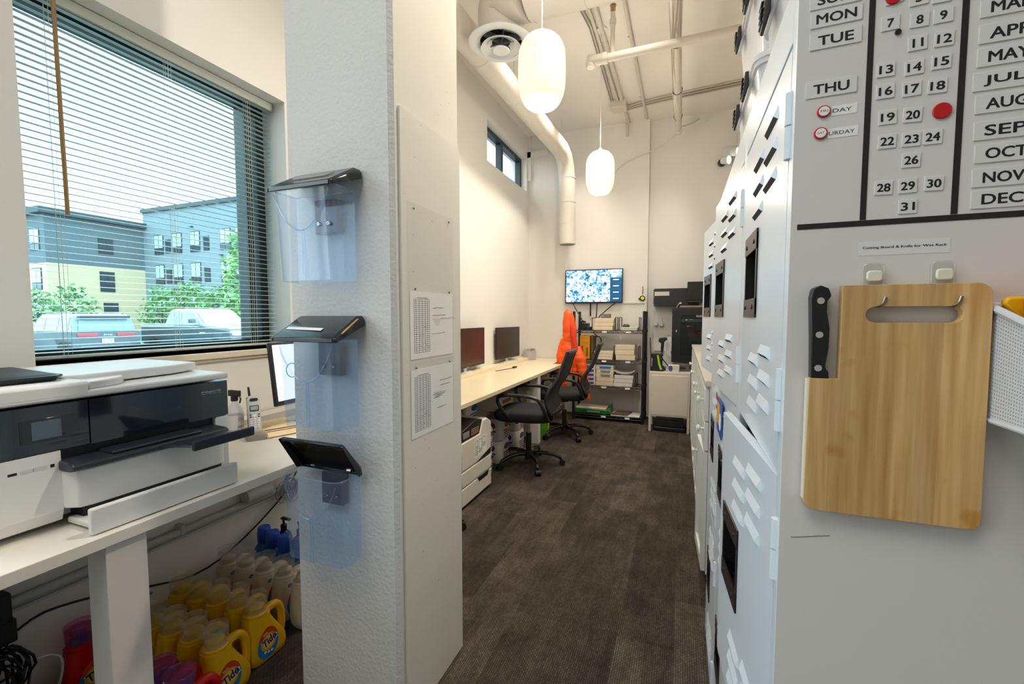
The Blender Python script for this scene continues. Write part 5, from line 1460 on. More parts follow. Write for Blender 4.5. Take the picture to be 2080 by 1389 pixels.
st_ = thing('rolling_stool', 'black rolling stool behind the column with one caster showing', 'stool', (-1.53, 2.27, 0))
MB().lathe([(.0005, .44), (.15, .44), (.17, .455), (.17, .49), (.15, .505), (.0005, .507)], 32).build('seat', SEATF, st_)
MB().cyl((0, 0, .08), (0, 0, .44), .022, n=18).cyl((0, 0, .05), (0, 0, .13), .036, .03, n=18).build('column', CHB, st_)
for k in range(5):
    a = R(34.7 + 72 * k); c_, s_ = math.cos(a), math.sin(a)
    MB().tube([(c_ * r, s_ * r, z) for r, z in ((.02, .10), (.12, .112), (.22, .10), (.275, .078), (.29, .062))], [.020, .019, .017, .014, .011], 10, sm=2).build('base_leg', STEEL, st_)
    n_ = Vector((-s_, c_, 0)); mb = MB(); p = Vector((c_ * .298, s_ * .298, .0265))
    mb.cyl(p - n_ * .02, p + n_ * .02, .0262, n=18).cyl(p + Vector((0, 0, .012)), p + Vector((0, 0, .04)), .008)
    mb.build('caster', CHB, st_)
# ---------------------------------------------------------------- supplies under the long desk
KRAFT_W = M('carton_white', 'D8D0C2', .7, var=.06)
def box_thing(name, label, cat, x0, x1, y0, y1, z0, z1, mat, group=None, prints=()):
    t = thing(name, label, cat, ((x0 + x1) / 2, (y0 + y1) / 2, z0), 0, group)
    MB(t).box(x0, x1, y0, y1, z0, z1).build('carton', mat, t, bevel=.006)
    for nm, m, (a, b, c, d), face in prints:
        mb = MB(t)
        if face == '+x': mb.at(frame((x1 + .0004, 0, 0), (0, 1, 0), (0, 0, 1))).prism([(y0 + (y1 - y0) * a + dx * (y1 - y0) * (b - a), z0 + (z1 - z0) * c + dz * (z1 - z0) * (d - c)) for dx, dz in ((0, .1), (.1, 0), (.9, 0), (1, .1), (1, .9), (.9, 1), (.1, 1), (0, .9))], 0, .0008, 'z')
        else: mb.at(frame((0, y0 - .0004, 0), (1, 0, 0), (0, 0, 1))).prism([(x0 + (x1 - x0) * a + dx * (x1 - x0) * (b - a), z0 + (z1 - z0) * c + dz * (z1 - z0) * (d - c)) for dx, dz in ((0, .1), (.1, 0), (.9, 0), (1, .1), (1, .9), (.9, 1), (.1, 1), (0, .9))], 0, .0008, 'z')
        mb.build(nm, m, t, smooth=0)
    return t
BLUEP = M('tissue_print_blue', '2C4C9C', .5, var=.2, vscale=60)
BROWNP = M('tissue_print_brown', '8A4A30', .5, var=.15, vscale=50)
PURP = M('tissue_print_purple', '4A3A7A', .5, var=.2, vscale=60)
WRAP = M('tissue_pack_white', 'D8D2C8', .35, var=.08, vscale=20)
def tissue_pack(label, x, y, z, pm, w=.22, d=.22, h=.205):
    t = thing('tissue_pack', label, 'pack', (x, y, z), 0, 'wrapped tissue packs under the long desk')
    rings = [[(px * k, py * k, zz) for px, py in rrect(w, d, .05, 4)] for zz, k in ((0, .94), (.015, 1), (h * .5, 1.01), (h - .015, 1), (h, .93))]
    MB().loft(rings).build('wrap', WRAP, t)
    mb = MB()
    T = frame((w / 2 * 1.012, 0, h / 2), (0, 1, 0), (0, 0, 1))
    mb.at(T)
    mb.prism([(.01 + .058 * math.cos(a), .045 + .030 * math.sin(a)) for a in [i * .4189 for i in range(15)]], 0, .001, 'z')
    for k in range(4): mb.box(-.07 + .012 * k, .05 + .01 * (k % 2), -.012 - .022 * k, -.001 - .022 * k, 0, .001)
    mb.at().build('print', pm, t, smooth=0)
    mb = MB().at(frame((0, -d / 2 * 1.012, h / 2), (1, 0, 0), (0, 0, 1)))
    mb.prism([(.045 * math.cos(a), .04 + .032 * math.sin(a)) for a in [i * .4189 for i in range(15)]], 0, .001, 'z')
    for k in range(3): mb.box(-.06, .05 - .02 * k, -.02 - .024 * k, -.006 - .024 * k, 0, .001)
    mb.at().build('print', pm, t, smooth=0)
    return t
tissue_pack('lower blue printed tissue pack on the floor behind the floor printer', -1.62, 3.36, 0, BLUEP)
tissue_pack('upper blue printed tissue pack stacked behind the floor printer', -1.62, 3.37, .208, BLUEP)
tissue_pack('purple printed tissue pack on the floor beneath the chair seat', -1.63, 3.78, 0, PURP)
tissue_pack('brown printed tissue pack stacked above the purple one', -1.63, 3.79, .208, BROWNP)
tissue_pack('purple printed tissue pack on the floor beside the desk leg', -1.62, 4.18, 0, PURP)
tissue_pack('brown printed tissue pack at the top beside the desk leg', -1.62, 4.19, .208, BROWNP)
tissue_pack('blue printed tissue pack pushed back under the ledge', -1.78, 3.42, .44, BLUEP, .2, .2, .17)
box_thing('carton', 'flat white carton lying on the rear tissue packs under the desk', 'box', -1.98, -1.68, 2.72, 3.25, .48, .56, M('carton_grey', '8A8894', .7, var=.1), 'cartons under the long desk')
box_thing('carton', 'tall white carton under the desk edge above the floor packs', 'box', -1.80, -1.55, 3.70, 4.05, .478, .62, KRAFT_W, 'cartons under the long desk', (('print', BROWNP, (.2, .8, .45, .7), '+x'),))
box_thing('carton', 'open white carton between the long desk leg and the farther chair', 'box', -1.95, -1.60, 4.62, 5.05, 0, .52, KRAFT_W, 'cartons under the long desk', (('print', PURP, (.2, .7, .5, .8), '+x'),))
box_thing('carton', 'pale carton under the far end of the long desk', 'box', -1.90, -1.58, 5.2, 5.6, 0, .60, KRAFT_W, 'cartons under the long desk', (('print', BROWNP, (.3, .8, .6, .75), '+x'),))
bg_ = thing('plastic_bag', 'pale knotted plastic bag on cartons below the long desk', 'bag', (-1.58, 5.05, .52))
MB().loft([[(px * k, py * k, zz) for px, py in rrect(.24, .28, .10, 4)] for zz, k in ((0, .7), (.04, 1), (.10, .95), (.15, .6), (.18, .25))]).build('sack', M('bag_film', 'CBB8A4', .4, var=.25, vscale=18, bump=.8, bscale=30), bg_, smooth=60)
MB().cyl((0, 0, .17), (.02, .01, .20), .02, .04, n=10).build('knot', M('bag_film', 'CBB8A4', .4), bg_)
gb = thing('soap_refill', 'bright green refill pouch standing behind the first chair', 'pouch', (-1.42, 4.72, 0))
MB(gb).loft([[(x, y, z) for x, y in ((-1.40 + d, 4.66), (-1.40 + d, 4.78), (-1.44 - d, 4.78), (-1.44 - d, 4.66))] for z, d in ((0, .02), (.08, .02), (.20, .0), (.24, -.015))]).build('pouch', M('green_pouch', '5E9A20', .4, var=.1), gb, bevel=.006)
MB(gb).at(frame((-1.3795, 4.72, .11), (0, 1, 0), (0, 0, 1))).prism(rrect(.07, .11, .03), 0, .002, 'z').build('label', M('lime_label', 'C8DC50', .5), gb, smooth=0)

# ================================================================ shelf rack on the back wall
RACK = M('rack_black', '17161A', .4)
RX0, RX1, RY0, RY1 = -1.32, -.432, 5.70, 6.04
rk = thing('shelf_rack', 'black wire shelf rack with four shelves against the back wall', 'rack', (-.876, 5.87, 0))
for x in (RX0, RX1):
    for y in (RY0, RY1):
        mb = MB(rk).cyl((x, y, .02), (x, y, 1.43), .018, n=14).cyl((x, y, 0), (x, y, .03), .022, .018, n=12)
        for z in (.075, .46, .80, 1.18): mb.cyl((x, y, z - .022), (x, y, z + .022), .024, .021, n=14)
        mb.build('post', RACK, rk)
SH = (.075, .46, .80, 1.18)
for z in SH:
    mb = MB(rk)
    for a, b_ in (((RX0, RY0), (RX1, RY0)), ((RX0, RY1), (RX1, RY1)), ((RX0, RY0), (RX0, RY1)), ((RX1, RY0), (RX1, RY1))):
        for dz in (0, -.032): mb.cyl((a[0], a[1], z + dz), (b_[0], b_[1], z + dz), .004, n=6)
    n = 26
    for y in (RY0, RY1):
        mb.tube([(RX0 + (RX1 - RX0) * i / n, y, z - .030 * (i % 2)) for i in range(n + 1)], .0025, 5)
    for i in range(1, 36):
        x = RX0 + (RX1 - RX0) * i / 36; mb.cyl((x, RY0, z + .002), (x, RY1, z + .002), .0022, n=5)
    for y in (RY0 + .11, RY0 + .23): mb.cyl((RX0, y, z - .004), (RX1, y, z - .004), .003, n=5)
    if z < .1: mb.box(RX0, RX1, RY0 + .01, RY1 - .01, z - .012, z - .006)
    sh = mb.build('wire_shelf', RACK, rk)
    mb = MB(rk)
    for x in (-.92, -.62): mb.box(x - .03, x + .03, RY0 - .012, RY0 - .006, z - .026, z - .004)
    mb.build('label_clip', PAPER, sh)
REAM = M('ream_cream', 'DCCFB6', .7, var=.05)
REAMW = M('ream_white', 'D8D4D0', .6, var=.04)
def ream(label, x0, x1, z0, z1, y0=5.715, y1=5.99, mat=None, band=None, group='paper reams on the shelf rack', dx=0, name='paper_ream'):
    t = thing(name, label, 'paper ream', ((x0 + x1) / 2, (y0 + y1) / 2, z0), 0, group)
    MB(t).box(x0 + dx, x1 + dx, y0, y1, z0, z1).build('ream', mat or REAM, t, bevel=.003)
    if band:
        a, b_ = band[1], band[2]
        h = z1 - z0
        MB(t).prism([(x0 + (x1 - x0) * a, z0 + h * .8), (x0 + (x1 - x0) * (a + .06), z0 + h * .2), (x0 + (x1 - x0) * (b_ - .06), z0 + h * .2), (x0 + (x1 - x0) * b_, z0 + h * .8)], y0 - .0012, y0, 'y').build('printed_band', band[0], t, smooth=0)
    return t
BLB = M('ream_band_blue', '34519C', .5, var=.2, vscale=40)
BLB2 = M('ream_band_bright_blue', '1E7CC8', .5, var=.35, vscale=30)
DGR = M('ream_band_grey', '8A8884', .6, var=.2, vscale=60)
n5 = ['lowest', 'second lowest', 'middle', 'second highest', 'topmost']
for k in range(5):
    ream('%s ream of the blue banded stack beside the orange sleeve' % n5[k], -1.235, -1.035, .464 + k * .054, .464 + k * .054 + .052, mat=REAMW, band=(BLB, .30, .92))
for k in range(5):
    ream('%s ream of the plain stack between the banded stack and the draped papers' % n5[k], -1.028, -.805, .464 + k * .053, .464 + k * .053 + .051, mat=REAMW if k == 4 else REAM,
         band=(BLB2, .18, .9) if k == 4 else ((DGR, .25, .85) if k in (2, 3) else None), dx=.004 * (k % 2))
for k in range(3):
    ream('%s ream under the draped papers on the middle shelf' % ('lowest', 'middle', 'topmost')[k], -.795, -.56, .464 + k * .05, .464 + k * .05 + .047, mat=REAMW, dx=.006 * (k - 1))
t = thing('draped_papers', 'sagging sheets of paper draped over the short ream stack', 'papers', (-.68, 5.8, .615), group=None)
mb = MB(t)
xs = [-.80 + .026 * i for i in range(11)]
top = [(x, .640 + .030 * ((x + .67) / .13) ** 2) for x in xs]
mb.prism([(x, z) for x, z in top] + [(x, z - .006) for x, z in top[::-1]], 5.71, 5.98, 'y')
mb.build('top_sheets', REAMW, t)
mb = MB(t).prism([(x, z - .006) for x, z in top[1:-1]] + [(x, z - .018) for x, z in top[1:-1][::-1]], 5.72, 5.97, 'y')
mb.build('lower_sheets', PAPER, t)
def divider(label, x, z, h=.16, y=5.74):
    t = thing('shelf_divider', label, 'divider', (x, y, z), 0, 'dark dividers on the shelf rack')
    MB(t).tube([(x, 5.72, z + .004), (x, 5.72, z + h), (x, 5.95, z + h), (x, 5.95, z + .004)], .006, 8).build('frame', M('divider_bronze', '4A3A2C', .4, metal=.4), t)
    MB(t).box(x - .02, x + .02, 5.71, 5.96, z + .001, z + .005).build('foot', M('divider_bronze', '4A3A2C', .4, metal=.4), t)
S1, S2_, S3, S4 = 1.185, .805, .465, .080
divider('divider at the charger end of the top shelf', -1.085, S1)
divider('divider beside the cream stack on the top shelf', -.785, S1, .165)
divider('divider beside the single pads on the top shelf', -.735, S1, .165)
divider('divider beside the rack post on the top shelf', -.49, S1, .165)
divider('divider between the two cream stacks on the second shelf', -.80, S2_, .175)
divider('divider by the post end of the second shelf', -.495, S2_, .175)
divider('divider by the post end of the third shelf', -.525, S3, .17)
for k in range(3):
    ream('%s cream pad of the thick stack on the top shelf' % ('lowest', 'middle', 'topmost')[k], -1.06, -.815, S1 + .001 + k * .052, S1 + .001 + k * .052 + .050, dx=-.006 * (k == 0) + .004 * k)
for k in range(2):
    ream('%s greenish pad under the mouse on the top shelf' % ('lower', 'upper')[k], -.715, -.515, S1 + .001 + k * .022, S1 + .001 + k * .022 + .021, mat=M('pad_greenish', 'C8CBB4', .7), dx=.005 * k)
for k in range(3):
    ream('%s cream pad of the low stack on the second shelf' % ('lowest', 'middle', 'topmost')[k], -1.06, -.815, S2_ + .001 + k * .036, S2_ + .001 + k * .036 + .034, dx=.004 * (k - 1))
for k in range(3):
    ream('%s cream pad of the high stack on the second shelf' % ('lowest', 'middle', 'topmost')[k], -.775, -.535, S2_ + .001 + k * .066, S2_ + .001 + k * .066 + .063, dx=-.008 * (k == 1) - .003 * k)
gbx = thing('small_box', 'small rounded grey box on the cream pads of the top shelf', 'box', (-.92, 5.80, 1.343))
MB().loft([[(px, py, z) for px, py in rrect(.125 * k, .09 * k, .02)] for z, k in ((0, .96), (.006, 1), (.046, 1), (.055, .93))]).build('case', M('grey_box', '6A645E', .5), gbx)
MB().box(-.05, -.02, -.0462, -.045, .015, .035).build('sticker', DGR, gbx)
ms = thing('computer_mouse', 'black computer mouse on the greenish pads', 'mouse', (-.66, 5.78, 1.229))
MB().loft([[(px * k, py * k, z) for px, py in rrect(.085, .055, .025, 5)] for z, k in ((0, .95), (.012, 1), (.026, .85), (.034, .5))]).build('shell', BLACK_PLASTIC, ms, smooth=60)
MB().cyl((-.018, -.004, .033), (-.018, .004, .033), .006).build('wheel', M('divider_bronze', '4A3A2C', .4, metal=.4), ms)
sc = thing('scissors', 'dark scissors lying beside the mouse on the greenish pads', 'scissors', (-.58, 5.77, 1.229))
MB().tube([(-.05 + .016 * math.cos(a), .012 + .011 * math.sin(a), .004) for a in [i * .6283 for i in range(10)]], .003, 6, closed=True).tube([(-.05 + .016 * math.cos(a), -.014 + .011 * math.sin(a), .004) for a in [i * .6283 for i in range(10)]], .003, 6, closed=True).build('handles', BLACK_PLASTIC, sc)
MB().loft([[(-.034, .006, z), (.06, -.006, z), (.06, -.003, z), (-.03, .012, z)] for z in (.003, .005)]).loft([[(-.034, -.006, z), (.06, .006, z), (.06, .003, z), (-.03, -.012, z)] for z in (.005, .007)]).build('blades', CHROME, sc)
cg = thing('charger', 'black charger with coiled lead on the top shelf beside the jacket', 'charger', (-1.20, 5.80, S1 + .001))
MB(cg).cbox((-1.21, 5.82, S1 + .045), (.12, .16, .088)).build('case', BLACK_PLASTIC, cg, bevel=.006)
mb = MB(cg)
for k in range(4): mb.tube([(-1.15 + .05 * math.cos(a), 5.76 + .04 * math.sin(a), S1 + .012 + .008 * k + .004 * math.sin(2 * a)) for a in [i * .5236 for i in range(12)]], .006, 6, closed=True)
mb.tube([(-1.24, 5.75, S1 + .09), (-1.22, 5.73, S1 + .12), (-1.17, 5.73, S1 + .105)], .012, 8, sm=1)
mb.build('lead', CAB, cg)
yb = thing('file_box', 'yellow cardboard file box on the second shelf beside the jacket', 'box', (-1.18, 5.83, S2_))
YEL = M('yellow_card', 'D89A18', .7, var=.06)
MB(yb).box(-1.245, -1.115, 5.72, 5.98, S2_ + .001, S2_ + .305).build('carton', YEL, yb, bevel=.003)
MB(yb).box(-1.243, -1.117, 5.7188, 5.72, S2_ + .215, S2_ + .2165).box(-1.225, -1.20, 5.7188, 5.72, S2_ + .03, S2_ + .17).box(-1.16, -1.135, 5.7188, 5.72, S2_ + .03, S2_ + .15).build('printed_marks', M('box_print_brown', '8A5A10', .7, var=.5, vscale=120), yb, smooth=0)
tag(MB().box(-1.10, -1.075, 5.735, 5.98, S2_ + .001, S2_ + .30).build('binder', M('binder_olive', '5A5030', .6), bevel=.003), 'dark olive binder upright beside the yellow file box', 'binder')
gp = thing('ream_pack', 'green wrapped paper pack torn open on the bottom shelf', 'paper pack', (-1.1, 5.85, S4))
GRN = M('green_wrap', '1C6A2A', .35, var=.15, vscale=12)
MB(gp).box(-1.36 + .055, -.87, 5.71, 5.99, S4 + .001, S4 + .065).build('wrapper', GRN, gp, bevel=.012, seg=3)
MB(gp).box(-1.29, -.89, 5.715, 5.985, S4 + .065, S4 + .082).build('paper', REAM, gp, bevel=.003)
MB(gp).box(-1.14, -.97, 5.7085, 5.71, S4 + .030, S4 + .038).build('print', M('pale_print', 'C8D8B8', .6, var=.3, vscale=90), gp, smooth=0)
MB(gp).loft([[(-.885, 5.72, S4 + .004), (-.885, 5.98, S4 + .004), (-.885, 5.98, S4 + .07), (-.885, 5.72, S4 + .07)], [(-.83, 5.73, S4 + .02), (-.83, 5.96, S4 + .02), (-.84, 5.94, S4 + .115), (-.845, 5.75, S4 + .10)]]).build('torn_end', GRN, gp)
nb = thing('notebook', 'brown notebook lying on white paper on the bottom shelf', 'notebook', (-.70, 5.8, S4))
MB(nb).prism([(-.82, 5.715), (-.62, 5.715), (-.58, 5.93), (-.76, 5.93)], S4 + .008, S4 + .03, 'z').build('cover', M('brown_cover', '6A5040', .5), nb, bevel=.002)
MB(nb).prism([(-.815, 5.72), (-.625, 5.72), (-.585, 5.925), (-.758, 5.925)], S4 + .012, S4 + .026, 'z').build('pages', PAPER, nb)
tag(MB().box(-.83, -.47, 5.71, 5.98, S4 + .001, S4 + .007).build('paper_sheet', PAPER), 'large white paper sheet on the bottom shelf below the notebook', 'paper')

# ---------------------------------------------------------------- jacket on the rack post
ORA = M('orange_nylon', 'FF5A0E', .45, var=.10, vscale=14, bump=.5, bscale=40)
ORI = M('orange_lining', 'E83A20', .6, var=.12, vscale=12)
jk = thing('jacket', 'orange hooded puffer jacket hung on the end of the shelf rack', 'jacket', (-1.33, 5.60, 1.45))
def puffy(path, radii, nq, squash=.62, n=20, name='sleeve', amp=.10, mat=ORA, twist=0.0):
    """A quilted tube: rings along a path, swelling between seams."""
    K = 64; rings = []
    P = [Vector(p) for p in path]; m = len(P) - 1
    for i in range(K + 1):
        f = i / K * m; a = min(int(f), m - 1); u = f - a
        p = P[a].lerp(P[a + 1], u); r0 = radii[a] + (radii[a + 1] - radii[a]) * u
        s_ = abs(math.sin(math.pi * nq * i / K)) ** .4
        r = r0 * (1 - amp + amp * s_)
        d = (P[a + 1] - P[a]).normalized()
        ring = []
        for j in range(n):
            t = 2 * math.pi * j / n
            wob = 1 + .035 * math.sin(3 * t + i * .35 + twist) + .02 * math.sin(5 * t - i * .22)
            ring.append(p + Vector((math.cos(t) * r * wob, math.sin(t) * r * squash * wob, 0)))
        rings.append(ring)
    return MB(jk).loft(rings).build(name, mat, jk, smooth=70)
puffy([(-1.385, 5.585, 1.075), (-1.375, 5.575, .95), (-1.345, 5.57, .80), (-1.33, 5.575, .66), (-1.33, 5.58, .60)], [.085, .125, .138, .128, .110], 6, .55, 28, 'body', .07)
puffy([(-1.375, 5.60, 1.452), (-1.372, 5.59, 1.40), (-1.36, 5.585, 1.28), (-1.348, 5.585, 1.15), (-1.36, 5.585, 1.05)], [.030, .062, .086, .094, .090], 4, .75, 22, 'hood', .04)
puffy([(-1.340, 5.545, 1.36), (-1.318, 5.530, 1.25), (-1.285, 5.525, 1.10), (-1.255, 5.53, .95), (-1.245, 5.54, .84)], [.010, .026, .034, .036, .015], 1, .5, 14, 'lining', .02, ORI)
puffy([(-1.445, 5.575, .98), (-1.452, 5.55, .84), (-1.435, 5.54, .68), (-1.42, 5.545, .54), (-1.412, 5.55, .465)], [.050, .068, .062, .056, .050], 7, .75, 18, 'sleeve', .10, ORA, 1)
puffy([(-1.245, 5.565, .98), (-1.200, 5.54, .84), (-1.165, 5.53, .66), (-1.130, 5.535, .46), (-1.118, 5.545, .30)], [.045, .072, .068, .060, .052], 9, .75, 18, 'sleeve', .10, ORA, 2)
MB(jk).tube([(-1.335, 5.525, 1.20), (-1.300, 5.495, 1.0), (-1.285, 5.490, .80), (-1.283, 5.497, .63)], .005, 6, sm=1).build('zip', M('zip_dark_orange', 'B03A10', .5), jk)
tag(MB().cyl((-1.55, 6.10, 1.095), (-1.55, 6.06, 1.095), .012, n=10).cyl((-1.55, 6.06, 1.095), (-1.55, 6.05, 1.095), .020, n=12).build('coat_hook', BLACK_PLASTIC), 'small black peg on the back wall beside the jacket', 'hook')

# ---------------------------------------------------------------- wall television
def tv_mat():
    m = bpy.data.materials.new('camera_feed_picture'); m.use_nodes = True
    nt = m.node_tree; b = nt.nodes['Principled BSDF']
    tc = nt.nodes.new('ShaderNodeTexCoord')
    v = nt.nodes.new('ShaderNodeTexVoronoi'); v.inputs['Scale'].default_value = 26
    n = nt.nodes.new('ShaderNodeTexNoise'); n.inputs['Scale'].default_value = 34; n.inputs['Detail'].default_value = 4
    nt.links.new(tc.outputs['Object'], v.inputs['Vector']); nt.links.new(tc.outputs['Object'], n.inputs['Vector'])
    ad_ = nt.nodes.new('ShaderNodeMath'); ad_.operation = 'MULTIPLY_ADD'
    nt.links.new(n.outputs['Fac'], ad_.inputs[0]); ad_.inputs[1].default_value = 1.1
    sp = nt.nodes.new('ShaderNodeSeparateColor'); nt.links.new(v.outputs['Color'], sp.inputs[0])
    mm = nt.nodes.new('ShaderNodeMath'); mm.operation = 'MULTIPLY'; mm.inputs[1].default_value = .42
    nt.links.new(sp.outputs['Red'], mm.inputs[0]); nt.links.new(mm.outputs[0], ad_.inputs[2])
    cr = nt.nodes.new('ShaderNodeValToRGB')
    e = cr.color_ramp.elements
    e[0].position = .42; e[0].color = lin('123A58'); e[1].position = .92; e[1].color = lin('F2FAFF')
    x = e.new(.62); x.color = lin('4A9AD0'); y = e.new(.78); y.color = lin('BFE4F6')
    nt.links.new(ad_.outputs[0], cr.inputs['Fac'])
    ve = nt.nodes.new('ShaderNodeTexVoronoi'); ve.feature = 'DISTANCE_TO_EDGE'; ve.inputs['Scale'].default_value = 24
    nd = nt.nodes.new('ShaderNodeMix'); nd.data_type = 'RGBA'; nd.inputs['Factor'].default_value = .06
    nt.links.new(tc.outputs['Object'], nd.inputs['A']); nt.links.new(n.outputs['Color'], nd.inputs['B'])
    nt.links.new(nd.outputs['Result'], ve.inputs['Vector'])
    st = nt.nodes.new('ShaderNodeMath'); st.operation = 'GREATER_THAN'; st.inputs[1].default_value = .028
    nt.links.new(ve.outputs['Distance'], st.inputs[0])
    ln = nt.nodes.new('ShaderNodeMix'); ln.data_type = 'RGBA'; ln.inputs['A'].default_value = lin('2A5C86')
    nt.links.new(st.outputs[0], ln.inputs['Factor']); nt.links.new(cr.outputs['Color'], ln.inputs['B'])
    nt.links.new(ln.outputs['Result'], b.inputs['Base Color']); nt.links.new(ln.outputs['Result'], b.inputs['Emission Color'])
    b.inputs['Emission Strength'].default_value = .72
    b.inputs['Roughness'].default_value = .2
    return m
tv = thing('television', 'wall television showing a grid of camera views above the shelf rack', 'television', (-1.135, 6.06, 1.78))
TX0, TX1, TZ0, TZ1 = -1.530, -.742, 1.545, 2.008
TY = 6.04
MB(tv).box(TX0, TX1, TY, TY + .045, TZ0, TZ1).build('casing', M('tv_black', '0E1018', .3), tv, bevel=.004)
mb = MB(tv)
sx0, sx1, sz0, sz1 = TX0 + .012, TX1 - .012, TZ0 + .018, TZ1 - .012
cw, ch = (sx1 - sx0) / 5, (sz1 - sz0) / 4
scn = MB(tv)
for i in range(5):
    for j in range(4):
        if i == 4 and j < 3: continue
        if i == 3 and j < 3: 
            if j == 1: scn.box(sx0 + i * cw + .0015, sx0 + (i + 1) * cw - .0015, TY - .001, TY, sz0 + .001, sz0 + 3 * ch - .001, 0)
            continue
        scn.box(sx0 + i * cw + .0015, sx0 + (i + 1) * cw - .0015, TY - .001, TY, sz0 + j * ch + .001, sz0 + (j + 1) * ch - .001, 0)
scn.box(sx0 + 4 * cw, sx1, TY - .001, TY, sz0, sz0 + 3 * ch, 1)
for k in range(4):
    z = sz0 + ch * (.40 + k * .78)
    scn.box(sx0 + 4.25 * cw, sx0 + 4.75 * cw, TY - .0016, TY - .001, z - .006, z + .006, 2)
    scn.box(sx0 + 4.02 * cw, sx1 - .004, TY - .0016, TY - .001, z + .042, z + .0435, 3)
scn.build('screen', [tv_mat(), M('screen_panel_blue', '0E4A72', .2, emit='0C4870', estr=.8), M('screen_bar_white', 'E8F2F8', .2, emit='E8F2F8', estr=.9), M('screen_line_teal', '3A8AA8', .2, emit='3A8AA8', estr=.7)], tv, smooth=0)
MB(tv).box(-1.25, -1.02, TY + .045, BY - .001, 1.68, 1.88).build('wall_mount', BLACK_PLASTIC, tv)
for lab, pts in (('black cable slanting from the television to the charger', [(-1.42, 6.06, 1.545), (-1.40, 6.05, 1.50), (-1.27, 5.93, 1.33), (-1.23, 5.86, 1.274)]),
                 ('black cable looping from the television corner to the top shelf', [(-.84, 6.06, 1.545), (-.90, 6.05, 1.50), (-.98, 6.03, 1.42), (-1.05, 6.02, 1.37), (-1.07, 6.02, 1.25), (-1.07, 6.02, 1.19)]),
                 ('straight black cable under the middle of the television', [(-1.085, 6.06, 1.545), (-1.087, 6.05, 1.45), (-1.09, 6.02, 1.30), (-1.09, 6.02, 1.19)]),
                 ('black strap with a ring hanging under the television', [(-1.175, 6.06, 1.55), (-1.175, 6.065, 1.45), (-1.18, 6.075, 1.40), (-1.175, 6.08, 1.37)])):
    tag(MB().tube(pts, .007 if 'strap' not in lab else .010, 8, sm=2).build('television_cable', CAB), lab, 'cable', 'cables hanging from the television')
tag(MB().tube([(-1.05 + .05 * math.cos(a), 5.95, 1.02 + .075 * math.sin(a)) for a in [i * .4488 for i in range(11)]], .006, 8, sm=1).tube([(-1.09, 6.02, 1.19), (-1.12, 5.99, 1.14), (-1.06, 5.95, 1.10)], .006, 8).build('cable_loop', CAB), 'black cable loop hanging behind the yellow file box', 'cable')
tm = thing('tape_measure', 'small black and yellow tape measure hanging on the white pillar strip', 'tape measure', (-.485, 6.09, 1.59))
MB(tm).cyl((-.487, BY - .001, 1.76), (-.487, BY - .012, 1.76), .005, n=8).tube([(-.487, BY - .01, 1.765), (-.487, BY - .01, 1.66)], .004, 6).build('strap', M('strap_dark', '4A4630', .6), tm)
MB(tm).at(frame((-.489, BY - .003, 1.605), (1, 0, 0), (0, 0, 1))).prism([(.036 * math.cos(a), .036 * math.sin(a)) for a in [i * .3142 for i in range(20)]], 0, .025, 'z').prism([(-.052, -.008), (-.02, .02), (-.02, -.03)], 0, .02, 'z').build('case', BLACK_PLASTIC, tm, bevel=.003)
MB(tm).at(frame((-.487, BY - .028, 1.607), (1, 0, 0), (0, 0, 1))).lathe([(.022, 0), (.022, .001), (.0003, .0015)], 20).build('face', M('tape_yellow', 'E0DC50', .5), tm)

# ---------------------------------------------------------------- small white cabinet and what stands on it
cbm = M('cabinet_cream_steel', 'D8D0C2', .4, var=.02)
cn = thing('cabinet', 'small cream steel cabinet on legs against the back wall', 'cabinet', (-.11, 5.6, 0))
CX0, CX1, CY0, CY1 = -.340, .114, 5.40, 5.78
MB(cn).box(CX0, CX1, CY0 + .004, CY1, .185, .712).build('body', cbm, cn, bevel=.004)
MB(cn).box(CX0 + .022, CX1 - .022, CY0, CY0 + .006, .205, .675).build('door', cbm, cn, bevel=.003)
MB(cn).cyl((CX0 + .035, CY0, .44), (CX0 + .035, CY0 - .004, .44), .004, n=8).build('keyhole', M('keyhole_dark', '5A5248', .5), cn)
for x in (CX0 + .014, CX1 - .014):
    for y in (CY0 + .018, CY1 - .014): MB(cn).box(x - .014, x + .014, y - .014, y + .014, 0, .186).build('leg', cbm, cn, bevel=.002)
rv = thing('step_stool', 'low black plastic tray unit on the floor under the cream cabinet', 'tray', (-.11, 5.58, 0))
MB(rv).box(-.285, .07, 5.45, 5.74, .0, .05).build('base', BLACK_PLASTIC, rv, bevel=.012, seg=3)
MB(rv).box(-.27, .055, 5.47, 5.73, .05, .125).build('body', M('dark_tray', '24262A', .4), rv, bevel=.01)
dr = thing('cordless_tool', 'black cordless tool with a lime green stripe on the cream cabinet', 'tool', (-.26, 5.50, .712))
MB(dr).prism([(-.335, .713), (-.18, .713), (-.175, .765), (-.20, .785), (-.22, .87), (-.19, .90), (-.19, .925), (-.33, .925), (-.335, .885), (-.31, .86), (-.315, .77), (-.335, .76)], 5.465, 5.535, 'y').build('body', M('tool_black', '15161A', .45), dr, bevel=.006)
MB(dr).prism([(-.262, .905), (-.242, .905), (-.222, .80), (-.20, .735), (-.222, .735), (-.245, .80)], 5.460, 5.466, 'y').build('stripe', M('lime_plastic', 'A8D020', .4), dr)
MB(dr).cyl((-.16, 5.50, .745), (-.178, 5.50, .745), .024, .024, n=16).build('knob', M('tool_black', '15161A', .45), dr)
tag(MB().tube([(-.345, 5.73, .713), (-.348, 5.74, .90), (-.36, 5.76, 1.10)], .007, 6).build('wooden_stick', M('dark_stick', '5A2E1E', .5)), 'dark wooden stick leaning in the corner beside the rack', 'stick')
